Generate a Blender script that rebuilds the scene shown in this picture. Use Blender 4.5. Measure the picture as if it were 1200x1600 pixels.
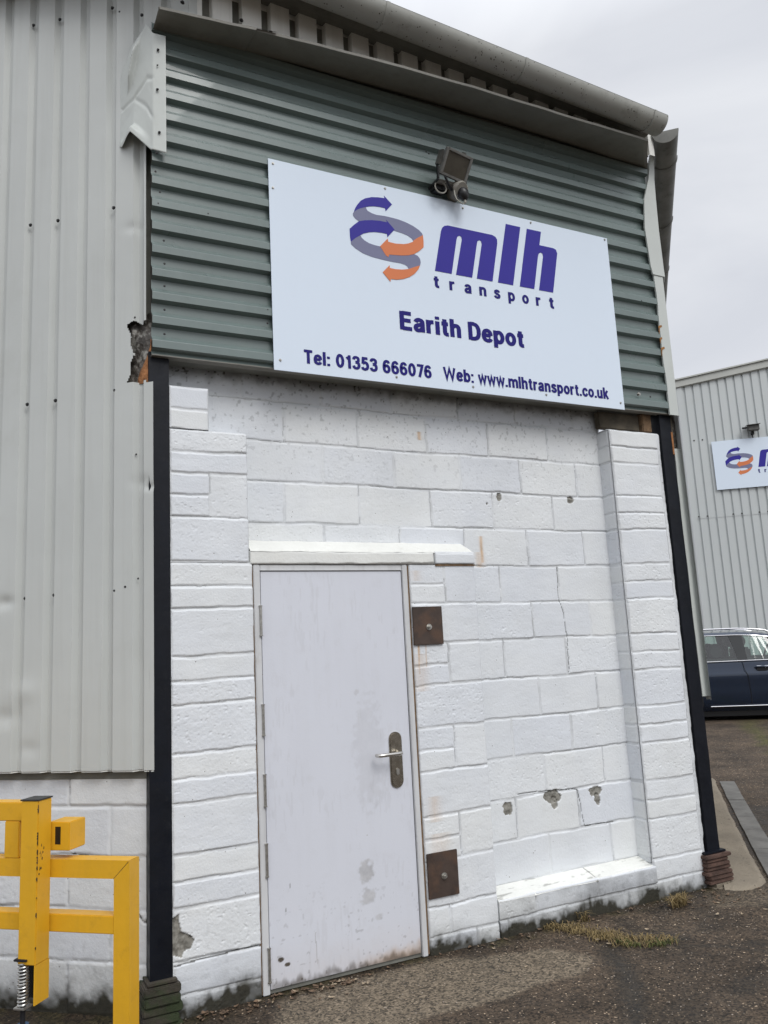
import bpy, math, random
import numpy as np
from mathutils import Vector, Matrix
random.seed(7); rng = np.random.default_rng(7)
for o in list(bpy.data.objects): bpy.data.objects.remove(o)
scene = bpy.context.scene; COL = scene.collection
R = math.radians
# ------------------------------------------------------------------ camera, sky, sun, exposure
F, YAW, PIT, ROL = 1256.95, 0.471017, 0.169432, -0.051677
CAM = np.array([-0.92227, -3.91406, 1.33231])
_f = np.array([math.sin(YAW)*math.cos(PIT), math.cos(YAW)*math.cos(PIT), math.sin(PIT)])
_r = np.cross(_f, [0, 0, 1]); _r /= np.linalg.norm(_r); _u = np.cross(_r, _f)
RT = _r*math.cos(ROL)+_u*math.sin(ROL); UP = -_r*math.sin(ROL)+_u*math.cos(ROL)
cd = bpy.data.cameras.new('camera'); cam = bpy.data.objects.new('camera', cd); COL.objects.link(cam)
cd.sensor_fit = 'VERTICAL'; cd.sensor_height = 36; cd.lens = F/1600*36; cd.clip_end = 3000; cd.clip_start = .05
mw = Matrix([[RT[i], UP[i], -_f[i], CAM[i]] for i in range(3)]+[[0, 0, 0, 1]]); cam.matrix_world = mw
scene.camera = cam
w = bpy.data.worlds.new("World"); scene.world = w; w.use_nodes = True
wt = w.node_tree; wt.nodes.clear()
def wn(t, **k):
    n = wt.nodes.new(t)
    for a, b in k.items(): setattr(n, a, b)
    return n
SUN_EL, SUN_AZ = 46, 178     # degrees, azimuth from +Y clockwise
sky = wn('ShaderNodeTexSky', sky_type='NISHITA', sun_disc=False, sun_elevation=R(SUN_EL), sun_rotation=R(SUN_AZ), air_density=1.0, dust_density=3.0)
hsv = wn('ShaderNodeHueSaturation'); hsv.inputs['Saturation'].default_value = .25
tc = wn('ShaderNodeTexCoord'); mp = wn('ShaderNodeMapping'); mp.inputs['Scale'].default_value = (1.2, 1.2, 3.2)
nz = wn('ShaderNodeTexNoise'); nz.inputs['Scale'].default_value = 2.1; nz.inputs['Detail'].default_value = 6; nz.inputs['Roughness'].default_value = .5; nz.inputs['Distortion'].default_value = .6
cr = wn('ShaderNodeValToRGB'); cr.color_ramp.elements[0].position = .3; cr.color_ramp.elements[1].position = .72
cr.color_ramp.elements[0].color = (6.5, 6.75, 7.35, 1); cr.color_ramp.elements[1].color = (8.2, 8.4, 8.8, 1)
sp = wn('ShaderNodeSeparateXYZ'); mr = wn('ShaderNodeMapRange')
mr.inputs['From Min'].default_value = 0.62; mr.inputs['From Max'].default_value = 1; mr.inputs['To Min'].default_value = 1.0; mr.inputs['To Max'].default_value = 2.7
mul = wn('ShaderNodeMix', data_type='RGBA', blend_type='MULTIPLY'); mul.inputs[0].default_value = 1
mix = wn('ShaderNodeMix', data_type='RGBA'); mix.inputs[0].default_value = .88
bg = wn('ShaderNodeBackground'); bg.inputs['Strength'].default_value = .1; ow = wn('ShaderNodeOutputWorld')
K = wt.links.new
K(tc.outputs['Generated'], mp.inputs[0]); K(mp.outputs[0], nz.inputs['Vector']); K(nz.outputs['Fac'], cr.inputs[0])
K(tc.outputs['Generated'], sp.inputs[0]); K(sp.outputs['Z'], mr.inputs[0])
K(cr.outputs[0], mul.inputs[6]); K(mr.outputs[0], mul.inputs[7])
K(sky.outputs[0], hsv.inputs['Color']); K(hsv.outputs[0], mix.inputs[6]); K(mul.outputs[2], mix.inputs[7])
K(mix.outputs[2], bg.inputs[0]); K(bg.outputs[0], ow.inputs[0])
sl = bpy.data.lights.new('sun', 'SUN'); sl.energy = 1.3; sl.angle = R(26); sl.color = (1, .98, .95)
so = bpy.data.objects.new('sun', sl); COL.objects.link(so)
sd = Vector((math.sin(R(SUN_AZ))*math.cos(R(SUN_EL)), math.cos(R(SUN_AZ))*math.cos(R(SUN_EL)), math.sin(R(SUN_EL))))
so.rotation_euler = sd.to_track_quat('Z', 'Y').to_euler()
so.location = (0, -5, 12)
scene.view_settings.view_transform = 'Standard'; scene.view_settings.look = 'None'
scene.view_settings.exposure = 0.15; scene.view_settings.gamma = 1

# ------------------------------------------------------------------ helpers: measuring, meshes, tags
def ray(u, v): return _f+RT*(u-600)/F+UP*(800-v)/F
def on(u, v, P, n):
    d = ray(u, v); n = np.array(n, float); t = ((np.array(P)-CAM)@n)/(d@n); return CAM+d*t
def onY(u, v, y=0.): return on(u, v, (0, y, 0), (0, 1, 0))
def onZ(u, v, z): return on(u, v, (0, 0, z), (0, 0, 1))
class Frame:                       # u along the wall, v up, o out of the wall
    def __init__(s, org, ud, od): s.g = np.array(org, float); s.u = np.array(ud, float); s.o = np.array(od, float); s.v = np.array([0, 0, 1.])
    def __call__(s, u, v, o=0.):
        u = np.asarray(u, float)[..., None]; v = np.asarray(v, float)[..., None]; o = np.asarray(o, float)[..., None]
        return s.g+u*s.u+v*s.v+o*s.o
c42, s42 = math.cos(R(42)), math.sin(R(42)); c44, s44 = math.cos(R(44)), math.sin(R(44)); c38, s38 = math.cos(R(38)), math.sin(R(38))
MAIN = Frame((0, 0, 0), (1, 0, 0), (0, -1, 0))
LEFT = Frame((-.19, 0, 0), (-c42, s42, 0), (-s42, -c42, 0))      # u grows away from the corner
RIGHT = Frame((3.33, 0, 0), (s44, c44, 0), (c44, -s44, 0))
FARP = CAM+ray(1058, 610)*20.45
FAR = Frame((FARP[0], FARP[1], 0), (c38, -s38, 0), (-s38, -c38, 0))

def base_of(p):
    if p is None: return np.zeros(3)
    while p.parent: p = p.parent
    return np.array(p.location)
def mesh_obj(name, verts, faces, mat, parent=None, smooth=False, kind=None, attr=None):
    verts = np.asarray(verts, dtype=np.float64).reshape(-1, 3)-base_of(parent)
    me = bpy.data.meshes.new(name)
    if isinstance(faces, np.ndarray) and faces.ndim == 2:
        n, k = faces.shape; me.vertices.add(len(verts)); me.vertices.foreach_set('co', verts.ravel())
        me.loops.add(n*k); me.loops.foreach_set('vertex_index', faces.ravel().astype(np.int32))
        me.polygons.add(n); me.polygons.foreach_set('loop_start', np.arange(n, dtype=np.int32)*k)
        me.update(calc_edges=True)
    else: me.from_pydata(verts.tolist(), [], [list(map(int, f)) for f in faces]); me.update()
    if attr is not None:
        a = me.color_attributes.new('wear', 'FLOAT_COLOR', 'POINT'); a.data.foreach_set('color', np.asarray(attr, np.float32).ravel())
    me.materials.append(mat)
    me.polygons.foreach_set('use_smooth', np.full(len(me.polygons), bool(smooth)))
    o = bpy.data.objects.new(name, me); COL.objects.link(o)
    if parent: o.parent = parent
    if kind: o['kind'] = kind
    return o
def thing(name, label, cat, loc, group=None):
    o = bpy.data.objects.new(name, None); o.location = loc; o.empty_display_size = .2; COL.objects.link(o)
    return tag(o, label, cat, group)
def tag(o, label, cat, group=None):
    o['label'] = label; o['category'] = cat
    if group: o['group'] = group
    return o
def dup(o, parent=None, loc=None):
    c = o.copy(); COL.objects.link(c); c.parent = parent if parent else o.parent
    if loc is not None: c.location = loc
    for ch in o.children: dup(ch, c)
    return c
class MB:
    def __init__(s): s.v = []; s.f = []
    def add(s, V, Fc):
        n = len(s.v); s.v += [tuple(map(float, p)) for p in V]; s.f += [[i+n for i in f] for f in Fc]; return s
    def box(s, fr, u0, u1, v0, v1, o0, o1, bev=0.):
        # box in a wall frame, o1 = front; bev chamfers all edges
        b = bev
        if b <= 0:
            P = [fr(u, v, o) for o in (o0, o1) for v in (v0, v1) for u in (u0, u1)]
            return s.add(P, [(0, 1, 3, 2), (4, 6, 7, 5), (0, 4, 5, 1), (2, 3, 7, 6), (0, 2, 6, 4), (1, 5, 7, 3)])
        import bmesh
        bm = bmesh.new(); M = bmesh.ops.create_cube(bm, size=1)['verts']
        su, sv, so_ = abs(u1-u0), abs(v1-v0), abs(o1-o0)
        for x in bm.verts: x.co = Vector((x.co.x*su, x.co.y*so_, x.co.z*sv))
        bmesh.ops.bevel(bm, geom=bm.edges[:], offset=b, segments=2, affect='EDGES')
        cu, cv, co = (u0+u1)/2, (v0+v1)/2, (o0+o1)/2
        bm.verts.index_update()
        V = [fr(cu+x.co.x, cv+x.co.z, co+x.co.y) for x in bm.verts]; Fc = [[x.index for x in f.verts] for f in bm.faces]; bm.free()
        return s.add(V, Fc)
    def tube(s, pts, r, n=10, cap=True, closed=False):
        pts = [Vector(p) for p in pts]; rs = r if hasattr(r, '__len__') else [r]*len(pts)
        rings = []; ref = None
        for i, p in enumerate(pts):
            a = pts[i-1] if i > 0 else (pts[-1] if closed else p); b = pts[(i+1) % len(pts)] if (i < len(pts)-1 or closed) else p
            t = (b-a).normalized()
            if ref is None: ref = t.orthogonal().normalized()
            ref = (ref-t*ref.dot(t)).normalized(); bi = t.cross(ref)
            rings.append([p+(ref*math.cos(2*math.pi*k/n)+bi*math.sin(2*math.pi*k/n))*rs[i] for k in range(n)])
        V = [q for g in rings for q in g]; Fc = []
        m = len(pts)
        for i in range(m if closed else m-1):
            for k in range(n): Fc.append((i*n+k, i*n+(k+1) % n, ((i+1) % m)*n+(k+1) % n, ((i+1) % m)*n+k))
        if cap and not closed: Fc += [list(range(n))[::-1], [(m-1)*n+k for k in range(n)]]
        return s.add(V, Fc)
    def prism(s, fr, poly, o0, o1):      # poly in (u,v), extruded along o
        n = len(poly); V = [fr(a, b, o0) for a, b in poly]+[fr(a, b, o1) for a, b in poly]
        return s.add(V, [list(range(n))[::-1], [n+i for i in range(n)]]+[(i, (i+1) % n, n+(i+1) % n, n+i) for i in range(n)])
    def build(s, name, mat, parent=None, smooth=False, kind=None, label=None):
        o = mesh_obj(name, s.v, s.f, mat, parent, smooth, kind)
        import bmesh
        bm = bmesh.new(); bm.from_mesh(o.data); bmesh.ops.recalc_face_normals(bm, faces=bm.faces); bm.to_mesh(o.data); bm.free()
        if smooth: o.data.set_sharp_from_angle(angle=R(38))
        if label: o['label'] = label
        return o
# value noise for displaced surfaces
def vnoise(x, y, seed=0):
    xi = np.floor(x).astype(np.int64); yi = np.floor(y).astype(np.int64); fx = x-xi; fy = y-yi
    fx = fx*fx*(3-2*fx); fy = fy*fy*(3-2*fy)
    def h(a, b):
        n = (a*374761393+b*668265263+seed*1274126177) & 0xffffffff; n = ((n ^ (n >> 13))*1274126177) & 0xffffffff
        return ((n ^ (n >> 16)) & 0xffff)/65535.
    return (h(xi, yi)*(1-fx)+h(xi+1, yi)*fx)*(1-fy)+(h(xi, yi+1)*(1-fx)+h(xi+1, yi+1)*fx)*fy
def fbm(x, y, seed=0, oct=4, g=.5):
    t = 0; a = 1; n = 0
    for i in range(oct): t = t+a*vnoise(x*2**i, y*2**i, seed+i*17); n += a; a *= g
    return t/n
def sstep(a, b, x): t = np.clip((x-a)/(b-a), 0, 1); return t*t*(3-2*t)
def grid_faces(nu, nv, keep=None):
    i = np.arange(nu-1)[None, :]+np.arange(nv-1)[:, None]*nu
    f = np.stack([i, i+1, i+1+nu, i+nu], -1)
    return f[keep] if keep is not None else f.reshape(-1, 4)
def segdist(U, V, pts):
    D = np.full(U.shape, 9.)
    for (a, b), (c, d) in zip(pts[:-1], pts[1:]):
        L2 = (c-a)**2+(d-b)**2+1e-12; t = np.clip(((U-a)*(c-a)+(V-b)*(d-b))/L2, 0, 1)
        D = np.minimum(D, np.hypot(U-a-t*(c-a), V-b-t*(d-b)))
    return D

# ------------------------------------------------------------------ materials
def mat(name, base, rough=.6, metal=0., var=.08, scale=3., bump=.0, bscale=60., rvar=0., spec=.5, wear=None, dirt=None, coat=0., streak=0., streakcol=(.1, .09, .08), alt=None, altscale=2., flake=None):
    m = bpy.data.materials.new(name); m.use_nodes = True; nt = m.node_tree; N = nt.nodes; L = nt.links.new
    b = N['Principled BSDF']; b.inputs['Roughness'].default_value = rough; b.inputs['Metallic'].default_value = metal
    b.inputs['Specular IOR Level'].default_value = spec; b.inputs['Coat Weight'].default_value = coat
    tc = N.new('ShaderNodeTexCoord'); co = tc.outputs['Object']
    def noise(sc, det=5, ro=.55, vec=None):
        n = N.new('ShaderNodeTexNoise'); n.inputs['Scale'].default_value = sc; n.inputs['Detail'].default_value = det; n.inputs['Roughness'].default_value = ro
        L(vec or co, n.inputs['Vector']); return n.outputs['Fac']
    def ramp(fac, a, b_, ca=(0, 0, 0, 1), cb=(1, 1, 1, 1)):
        r = N.new('ShaderNodeValToRGB'); r.color_ramp.elements[0].position = a; r.color_ramp.elements[1].position = b_
        r.color_ramp.elements[0].color = ca; r.color_ramp.elements[1].color = cb; L(fac, r.inputs[0]); return r.outputs[0]
    def mixc(fac, A, B, bt='MIX'):
        n = N.new('ShaderNodeMix'); n.data_type = 'RGBA'; n.blend_type = bt
        if isinstance(fac, float): n.inputs[0].default_value = fac
        else: L(fac, n.inputs[0])
        for i, q in ((6, A), (7, B)):
            if isinstance(q, tuple): n.inputs[i].default_value = (*q[:3], 1)
            else: L(q, n.inputs[i])
        return n.outputs[2]
    def math_(op, a, b_=None):
        n = N.new('ShaderNodeMath'); n.operation = op
        for i, q in ((0, a), (1, b_)):
            if q is None: continue
            if isinstance(q, (int, float)): n.inputs[i].default_value = q
            else: L(q, n.inputs[i])
        return n.outputs[0]
    lo = tuple(c*(1-var) for c in base); hi = tuple(min(1, c*(1+var)) for c in base)
    col = ramp(noise(scale), .3, .7, (*lo, 1), (*hi, 1))
    if alt is not None: col = mixc(ramp(noise(altscale, 4), .5, .62), col, alt)
    if streak > 0:
        mp = N.new('ShaderNodeMapping'); mp.inputs['Scale'].default_value = (22, 22, 1.1); L(co, mp.inputs[0])
        col = mixc(math_('MULTIPLY', ramp(noise(1., 4, .6, mp.outputs[0]), .5, .8), streak), col, streakcol)
    if dirt: # (amount, colour, scale)
        col = mixc(math_('MULTIPLY', ramp(noise(dirt[2], 8, .7), .55, .75), dirt[0]), col, dirt[1])
    if flake: # small specks of another colour
        v = N.new('ShaderNodeTexVoronoi'); v.inputs['Scale'].default_value = flake[1]; L(co, v.inputs['Vector'])
        sel = math_('GREATER_THAN', noise(flake[1]*.45, 2), flake[2]); dd = math_('LESS_THAN', v.outputs['Distance'], flake[3])
        col = mixc(math_('MULTIPLY', sel, dd), col, flake[0])
    rsock = None
    if wear:
        at = N.new('ShaderNodeAttribute'); at.attribute_name = 'wear'; sp = N.new('ShaderNodeSeparateColor'); L(at.outputs['Color'], sp.inputs[0])
        if name in ('painted_blockwork', 'cream_render'):
            col = mixc(1., col, ramp(at.outputs['Alpha'], 0, 1, (.945, .96, .99, 1), (1.02, 1.02, 1.0, 1)), 'MULTIPLY')
        for i, wc in enumerate(wear):
            if wc is None: continue
            n_ = ramp(noise(wc[1], 6, .65), .25, .75, (*[c*.6 for c in wc[0]], 1), (*[min(1, c*1.35) for c in wc[0]], 1))
            col = mixc(sp.outputs[i], col, n_)
        if wear and len(wear) > 3: pass
    L(col, b.inputs['Base Color'])
    if rvar: 
        rr = N.new('ShaderNodeMapRange'); rr.inputs['To Min'].default_value = max(.03, rough-rvar); rr.inputs['To Max'].default_value = min(1, rough+rvar); rr.inputs['From Min'].default_value = .3; rr.inputs['From Max'].default_value = .7
        L(noise(scale*2.3, 6), rr.inputs[0]); L(rr.outputs[0], b.inputs['Roughness'])
    if bump:
        bp = N.new('ShaderNodeBump'); bp.inputs['Strength'].default_value = 1; bp.inputs['Distance'].default_value = bump; L(noise(bscale, 8, .6), bp.inputs['Height']); L(bp.outputs[0], b.inputs['Normal'])
    return m
CONC = (.27, .26, .23)
M = dict(
 white=mat('painted_blockwork', (.72, .74, .76), .6, var=.045, scale=3.5, bump=.0016, bscale=95, dirt=(.14, (.50, .49, .46), 18), wear=[(CONC, 40), ((.55, .30, .09), 18), ((.030, .028, .019), 30)], flake=((.2, .19, .17), 38, .62, .11)),
 cream=mat('cream_render', (.745, .75, .725), .6, var=.05, scale=6, bump=.002, bscale=60, dirt=(.3, (.4, .38, .33), 12), wear=[(CONC, 40), ((.55, .30, .09), 18), ((.09, .085, .07), 30)]),
 door=mat('door_paint', (.65, .67, .73), .38, var=.02, scale=2, bump=.0004, bscale=90, dirt=(.12, (.40, .38, .36), 9), wear=[((.36, .35, .34), 25), ((.42, .26, .12), 18), ((.09, .075, .06), 35)], flake=((.35, .33, .31), 30, .70, .09)),
 frame=mat('door_frame_paint', (.60, .61, .62), .45, var=.05, scale=5, dirt=(.4, (.36, .33, .28), 10), streak=.3),
 foam=mat('old_filler', (.16, .10, .055), .9, var=.4, scale=30, bump=.004, bscale=60),
 green=mat('green_cladding', (.15, .192, .185), .33, coat=.3, var=.10, scale=1.6, rvar=.1, dirt=(.35, (.11, .135, .12), 5), streak=.12, streakcol=(.25, .28, .26), bump=.0006, bscale=8, flake=((.03, .03, .03), 9, .66, .06)),
 clad=mat('pale_cladding', (.52, .54, .525), .42, var=.05, scale=.9, rvar=.08, dirt=(.22, (.38, .39, .35), 3), streak=.22, streakcol=(.36, .37, .34), bump=.001, bscale=3),
 clad_top=mat('grimy_lightened_cladding', (.80, .80, .76), .45, var=.05, scale=2.5, rvar=.08, dirt=(.3, (.27, .25, .20), 4), streak=.3, streakcol=(.40, .40, .36), bump=.001, bscale=6),  # base colour lightened to offset the eaves shade, real grime over it
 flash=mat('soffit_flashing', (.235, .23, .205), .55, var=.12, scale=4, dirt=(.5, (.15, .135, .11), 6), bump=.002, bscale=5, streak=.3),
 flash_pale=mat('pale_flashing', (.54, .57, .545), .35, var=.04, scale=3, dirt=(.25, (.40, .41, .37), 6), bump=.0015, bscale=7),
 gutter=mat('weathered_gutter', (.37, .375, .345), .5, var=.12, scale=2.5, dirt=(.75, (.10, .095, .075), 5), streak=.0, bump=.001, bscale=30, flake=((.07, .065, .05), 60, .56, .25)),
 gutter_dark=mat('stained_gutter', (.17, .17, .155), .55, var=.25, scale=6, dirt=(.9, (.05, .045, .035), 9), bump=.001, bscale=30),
 fascia=mat('dark_fascia', (.17, .17, .15), .7, var=.2, scale=5, dirt=(.5, (.05, .045, .035), 9)),
 steel=mat('black_painted_steel', (.0035, .005, .0095), .5, spec=.25, var=.3, scale=6, rvar=.12, bump=.0012, bscale=25, flake=((.28, .28, .27), 22, .66, .06), dirt=(.3, (.03, .03, .032), 20)),
 rust=mat('rusty_plate', (.058, .040, .032), .6, metal=.2, var=.35, scale=9, rvar=.12, bump=.001, bscale=60, alt=(.095, .056, .038), altscale=7),
 rust2=mat('rust_stain', (.26, .12, .035), .9, var=.5, scale=40),
 slate=mat('brown_slate', (.085, .048, .036), .75, var=.45, scale=12, bump=.006, bscale=40),
 darkstone=mat('dark_mossy_stone', (.045, .038, .028), .85, var=.5, scale=14, bump=.008, bscale=30, alt=(.03, .042, .016), altscale=6),
 concrete=mat('concrete', (.20, .170, .128), .85, var=.25, scale=3, bump=.005, bscale=45, dirt=(.8, (.075, .062, .045), 6), flake=((.07, .06, .045), 40, .6, .25)),
 yellow=mat('yellow_paint', (.72, .39, .02), .36, var=.06, scale=5, rvar=.08, bump=.0008, bscale=40, dirt=(.32, (.36, .19, .03), 16), streak=.12, streakcol=(.30, .17, .04), flake=((.10, .045, .015), 30, .62, .10)),
 blackcap=mat('black_plastic', (.025, .025, .025), .5, var=.3, scale=20),
 zinc=mat('zinc_steel', (.55, .55, .53), .3, metal=.9, var=.15, scale=30),
 rod=mat('dark_rod', (.03, .03, .035), .5, metal=.5, var=.3, scale=20),
 blue=mat('blue_plastic', (.03, .08, .16), .5, var=.1),
 screw=mat('dark_screw', (.035, .035, .035), .55, metal=.3, var=.3, scale=50),
 bolt=mat('galvanised_bolt', (.42, .41, .38), .35, metal=.85, var=.2, scale=60),
 handle=mat('stainless_handle', (.36, .33, .28), .26, metal=1., var=.08, scale=20, rvar=.05),
 lever=mat('stainless_lever', (.62, .60, .56), .24, metal=1., var=.05, scale=20),
 sign=mat('white_sign_board', (.70, .79, .90), .2, var=.012, scale=1.2, coat=.35, dirt=(.06, (.5, .52, .58), 5)),
 sign_edge=mat('sign_edge', (.3, .32, .36), .5, var=.05),
 navy=mat('navy_vinyl', (.009, .006, .16), .4, spec=.25, var=.05, scale=2),
 royal=mat('blue_vinyl', (.036, .028, .29), .4, spec=.25, var=.04, scale=2),
 greyv=mat('grey_vinyl', (.19, .20, .31), .4, spec=.3, var=.04, scale=2),
 orange=mat('orange_vinyl', (.68, .21, .085), .4, spec=.3, var=.04, scale=2),
 lamp=mat('lamp_housing', (.085, .085, .078), .5, var=.3, scale=15, rvar=.1, dirt=(.5, (.13, .12, .10), 12)),
 lampframe=mat('lamp_frame', (.20, .20, .19), .4, metal=.3, var=.3, scale=18, dirt=(.4, (.10, .09, .08), 14)),
 lampglass=mat('dusty_lamp_glass', (.075, .068, .055), .16, var=.2, scale=14, dirt=(.5, (.11, .095, .07), 10)),
 black=mat('black_rubber', (.008, .008, .009), .4, var=.2),
 cable=mat('grey_cable', (.30, .29, .25), .5, var=.1),
 sensorw=mat('sensor_plastic', (.25, .24, .21), .45, var=.15, scale=12),
 foil=mat('torn_foil_insulation', (.09, .08, .07), .4, metal=.3, var=.6, scale=14, bump=.012, bscale=25, alt=(.34, .33, .30), altscale=22),
 wool=mat('orange_insulation', (.34, .15, .06), .95, var=.35, scale=25, bump=.006, bscale=60),
 timber=mat('old_timber', (.075, .062, .043), .8, var=.4, scale=12, bump=.002, bscale=30),
 farclad=mat('warehouse_cladding', (.53, .56, .56), .45, var=.04, scale=.4, dirt=(.15, (.40, .43, .40), 1.2), streak=.12, streakcol=(.38, .40, .38)),
 fartrim=mat('warehouse_trim', (.46, .47, .44), .5, var=.06, scale=1.2, streak=.15, streakcol=(.3, .3, .28)),
 carpaint=mat('dark_blue_car_paint', (.008, .020, .046), .2, metal=.4, var=.02, coat=1.),
 chrome=mat('chrome_trim', (.8, .8, .82), .1, metal=1., var=.01),
 tyre=mat('tyre_rubber', (.015, .015, .015), .8, var=.2),
 alloy=mat('alloy_rim', (.45, .45, .46), .3, metal=.9, var=.05),
 cabin=mat('dark_cabin', (.02, .022, .024), .7, var=.2),
 drain=mat('drain_channel_steel', (.135, .13, .118), .6, metal=.1, var=.3, scale=6, dirt=(.8, (.055, .047, .036), 9), bump=.002, bscale=20),
 grass=mat('dry_grass', (.20, .145, .06), .8, var=.5, scale=30),
 grassg=mat('green_weed', (.10, .12, .03), .8, var=.4, scale=30),
 leaf=mat('dead_leaf', (.12, .078, .048), .8, var=.7, scale=40),
 leafp=mat('pale_leaf', (.33, .26, .18), .8, var=.5, scale=40),
 stone=mat('gravel_stone', (.26, .22, .18), .8, var=.5, scale=60),
 red=mat('tail_lamp_red', (.3, .01, .01), .2, var=.05),
)
# glass for the car: tinted, see-through, reflecting
g = bpy.data.materials.new('car_glass'); g.use_nodes = True; nt = g.node_tree; nt.nodes.clear()
a_, t_, gl_, fr_, ou_ = [nt.nodes.new(x) for x in ('ShaderNodeMixShader', 'ShaderNodeBsdfTransparent', 'ShaderNodeBsdfGlossy', 'ShaderNodeFresnel', 'ShaderNodeOutputMaterial')]
t_.inputs[0].default_value = (.66, .78, .73, 1); gl_.inputs['Roughness'].default_value = .03; fr_.inputs[0].default_value = 1.6
a_.inputs[0].default_value = .09; nt.links.new(t_.outputs[0], a_.inputs[1]); nt.links.new(gl_.outputs[0], a_.inputs[2]); nt.links.new(a_.outputs[0], ou_.inputs[0])
M['glass'] = g
# ground material
def ground_mat():
    m = mat('worn_asphalt', (.057, .044, .032), .8, var=.45, scale=2.6, spec=.3, rvar=.1, bump=.006, bscale=55, dirt=(.6, (.028, .022, .017), 14),
            wear=[((.150, .130, .100), 30), ((.06, .062, .018), 25), ((.024, .019, .013), 12)], flake=((.34, .28, .21), 62, .57, .25))
    nt = m.node_tree; N = nt.nodes; L = nt.links.new; b = N['Principled BSDF']
    # second, finer grit and wet areas made glossier
    col = b.inputs['Base Color'].links[0].from_socket
    tc = N.new('ShaderNodeTexCoord'); v = N.new('ShaderNodeTexVoronoi'); v.inputs['Scale'].default_value = 105; L(tc.outputs['Object'], v.inputs['Vector'])
    mx = N.new('ShaderNodeMix'); mx.data_type = 'RGBA'; mx.blend_type = 'MULTIPLY'; mx.inputs[0].default_value = .85
    rp = N.new('ShaderNodeValToRGB'); rp.color_ramp.elements[0].color = (.18, .17, .16, 1); rp.color_ramp.elements[1].color = (2.05, 1.9, 1.75, 1)
    sp = N.new('ShaderNodeSeparateColor'); L(v.outputs['Color'], sp.inputs[0]); L(sp.outputs[0], rp.inputs[0])
    L(col, mx.inputs[6]); L(rp.outputs[0], mx.inputs[7]); L(mx.outputs[2], b.inputs['Base Color'])
    at = N.new('ShaderNodeAttribute'); at.attribute_name = 'wear'; s2 = N.new('ShaderNodeSeparateColor'); L(at.outputs['Color'], s2.inputs[0])
    rg = b.inputs['Roughness'].links[0].from_socket
    q = N.new('ShaderNodeMath'); q.operation = 'MULTIPLY'; q.inputs[1].default_value = .3; L(s2.outputs[2], q.inputs[0])
    q2 = N.new('ShaderNodeMath'); q2.operation = 'SUBTRACT'; L(rg, q2.inputs[0]); L(q.outputs[0], q2.inputs[1]); L(q2.outputs[0], b.inputs['Roughness'])
    return m
M['ground'] = ground_mat()

# ------------------------------------------------------------------ ground
def gz(x, y):
    x = np.asarray(x, float); y = np.asarray(y, float)
    d = (x-3.3)*s44+y*c44
    return -.23+.14*sstep(1.0, 7.5, d)
def axis(lo, a, b, hi, fine):
    f = np.arange(a, b, fine); r = [b]; st = fine
    while r[-1] < hi: st *= 1.35; r.append(r[-1]+st)
    l = [a]; st = fine
    while l[-1] > lo: st *= 1.35; l.append(l[-1]-st)
    return np.concatenate([np.array(l[:0:-1]), f, np.array(r)])
gx = axis(-900, -1.2, 8.6, 900, .022); gy = axis(-900, -1.7, 4.2, 900, .022)
GX, GY = np.meshgrid(gx, gy)
near = (np.abs(GX-3.5) < 8) & (np.abs(GY-1) < 8)
GZ = gz(GX, GY)+np.where(near, .010*(fbm(GX*2.5, GY*2.5, 3)-.5)+.006*(fbm(GX*28, GY*28, 5, 2)-.5), 0)
wx = GX+.14*(fbm(GX*4, GY*4, 11)-.5); wy = GY+.14*(fbm(GX*4+9, GY*4, 12)-.5)
def poly_mask(X, Y, P, soft=.03):
    ins = np.zeros(X.shape, bool); n = len(P)
    for i in range(n):
        (x1, y1), (x2, y2) = P[i], P[(i+1) % n]
        c = ((y1 > Y) != (y2 > Y)) & (X < (x2-x1)*(Y-y1)/((y2-y1) or 1e-9)+x1); ins ^= c
    d = segdist(X, Y, list(P)+[P[0]]); return np.where(ins, sstep(0, soft, d), 0.)
def gp(*px): return [tuple(onZ(u, v, -.23)[:2]) for u, v in px]
light = poly_mask(wx, wy, gp((425, 1566), (665, 1500), (850, 1478), (945, 1492), (930, 1520), (850, 1545), (800, 1562), (640, 1606), (420, 1640)), .06)
light = np.maximum(light, .55*poly_mask(wx, wy, gp((1090, 1385), (1240, 1300), (1230, 1420), (1120, 1420)), .04))
crackl = np.exp(-(segdist(wx, wy, gp((1000, 1472), (1060, 1478), (1140, 1482), (1260, 1492)))/.018)**2)
ch = np.exp(-(segdist(wx, wy, gp((960, 1478), (968, 1500), (985, 1560), (990, 1660)))/.07)**2)
wet = np.clip(ch*1.0+.8*poly_mask(wx, wy, gp((935, 1430), (1095, 1392), (1250, 1400), (1250, 1490), (1000, 1470), (940, 1455)), .08)*sstep(.3, .6, fbm(GX*3, GY*3, 21))+.9*crackl, 0, 1)
wet = np.maximum(wet, .75*sstep(.5, .66, fbm(GX*1.1+5, GY*1.1, 33)))
wet = np.maximum(wet, .8*poly_mask(wx, wy, gp((960, 1560), (1250, 1500), (1250, 1640), (960, 1660)), .2)*sstep(.4, .6, fbm(GX*2, GY*2, 71)))
wallbase = np.maximum(np.exp(-(segdist(wx, wy, [(-.15, 0), (3.35, 0)])/.05)**2), np.exp(-(segdist(wx, wy, [(-.2, 0), (-3, 2.5)])/.15)**2))
wet = np.maximum(wet*(1-.8*light), .75*wallbase)
moss = np.clip(.7*wallbase*sstep(.45, .6, fbm(GX*7, GY*7, 41))+.5*crackl*sstep(.5, .7, fbm(GX*5, GY*5, 43))+.8*np.exp(-(segdist(wx, wy, gp((1165, 1140), (1190, 1165), (1215, 1190)))/.12)**2)*sstep(.3, .6, fbm(GX*3, GY*3, 44)), 0, 1)
gat = np.stack([light*.8, moss, wet, np.ones_like(wet)], -1).reshape(-1, 4)
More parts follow.
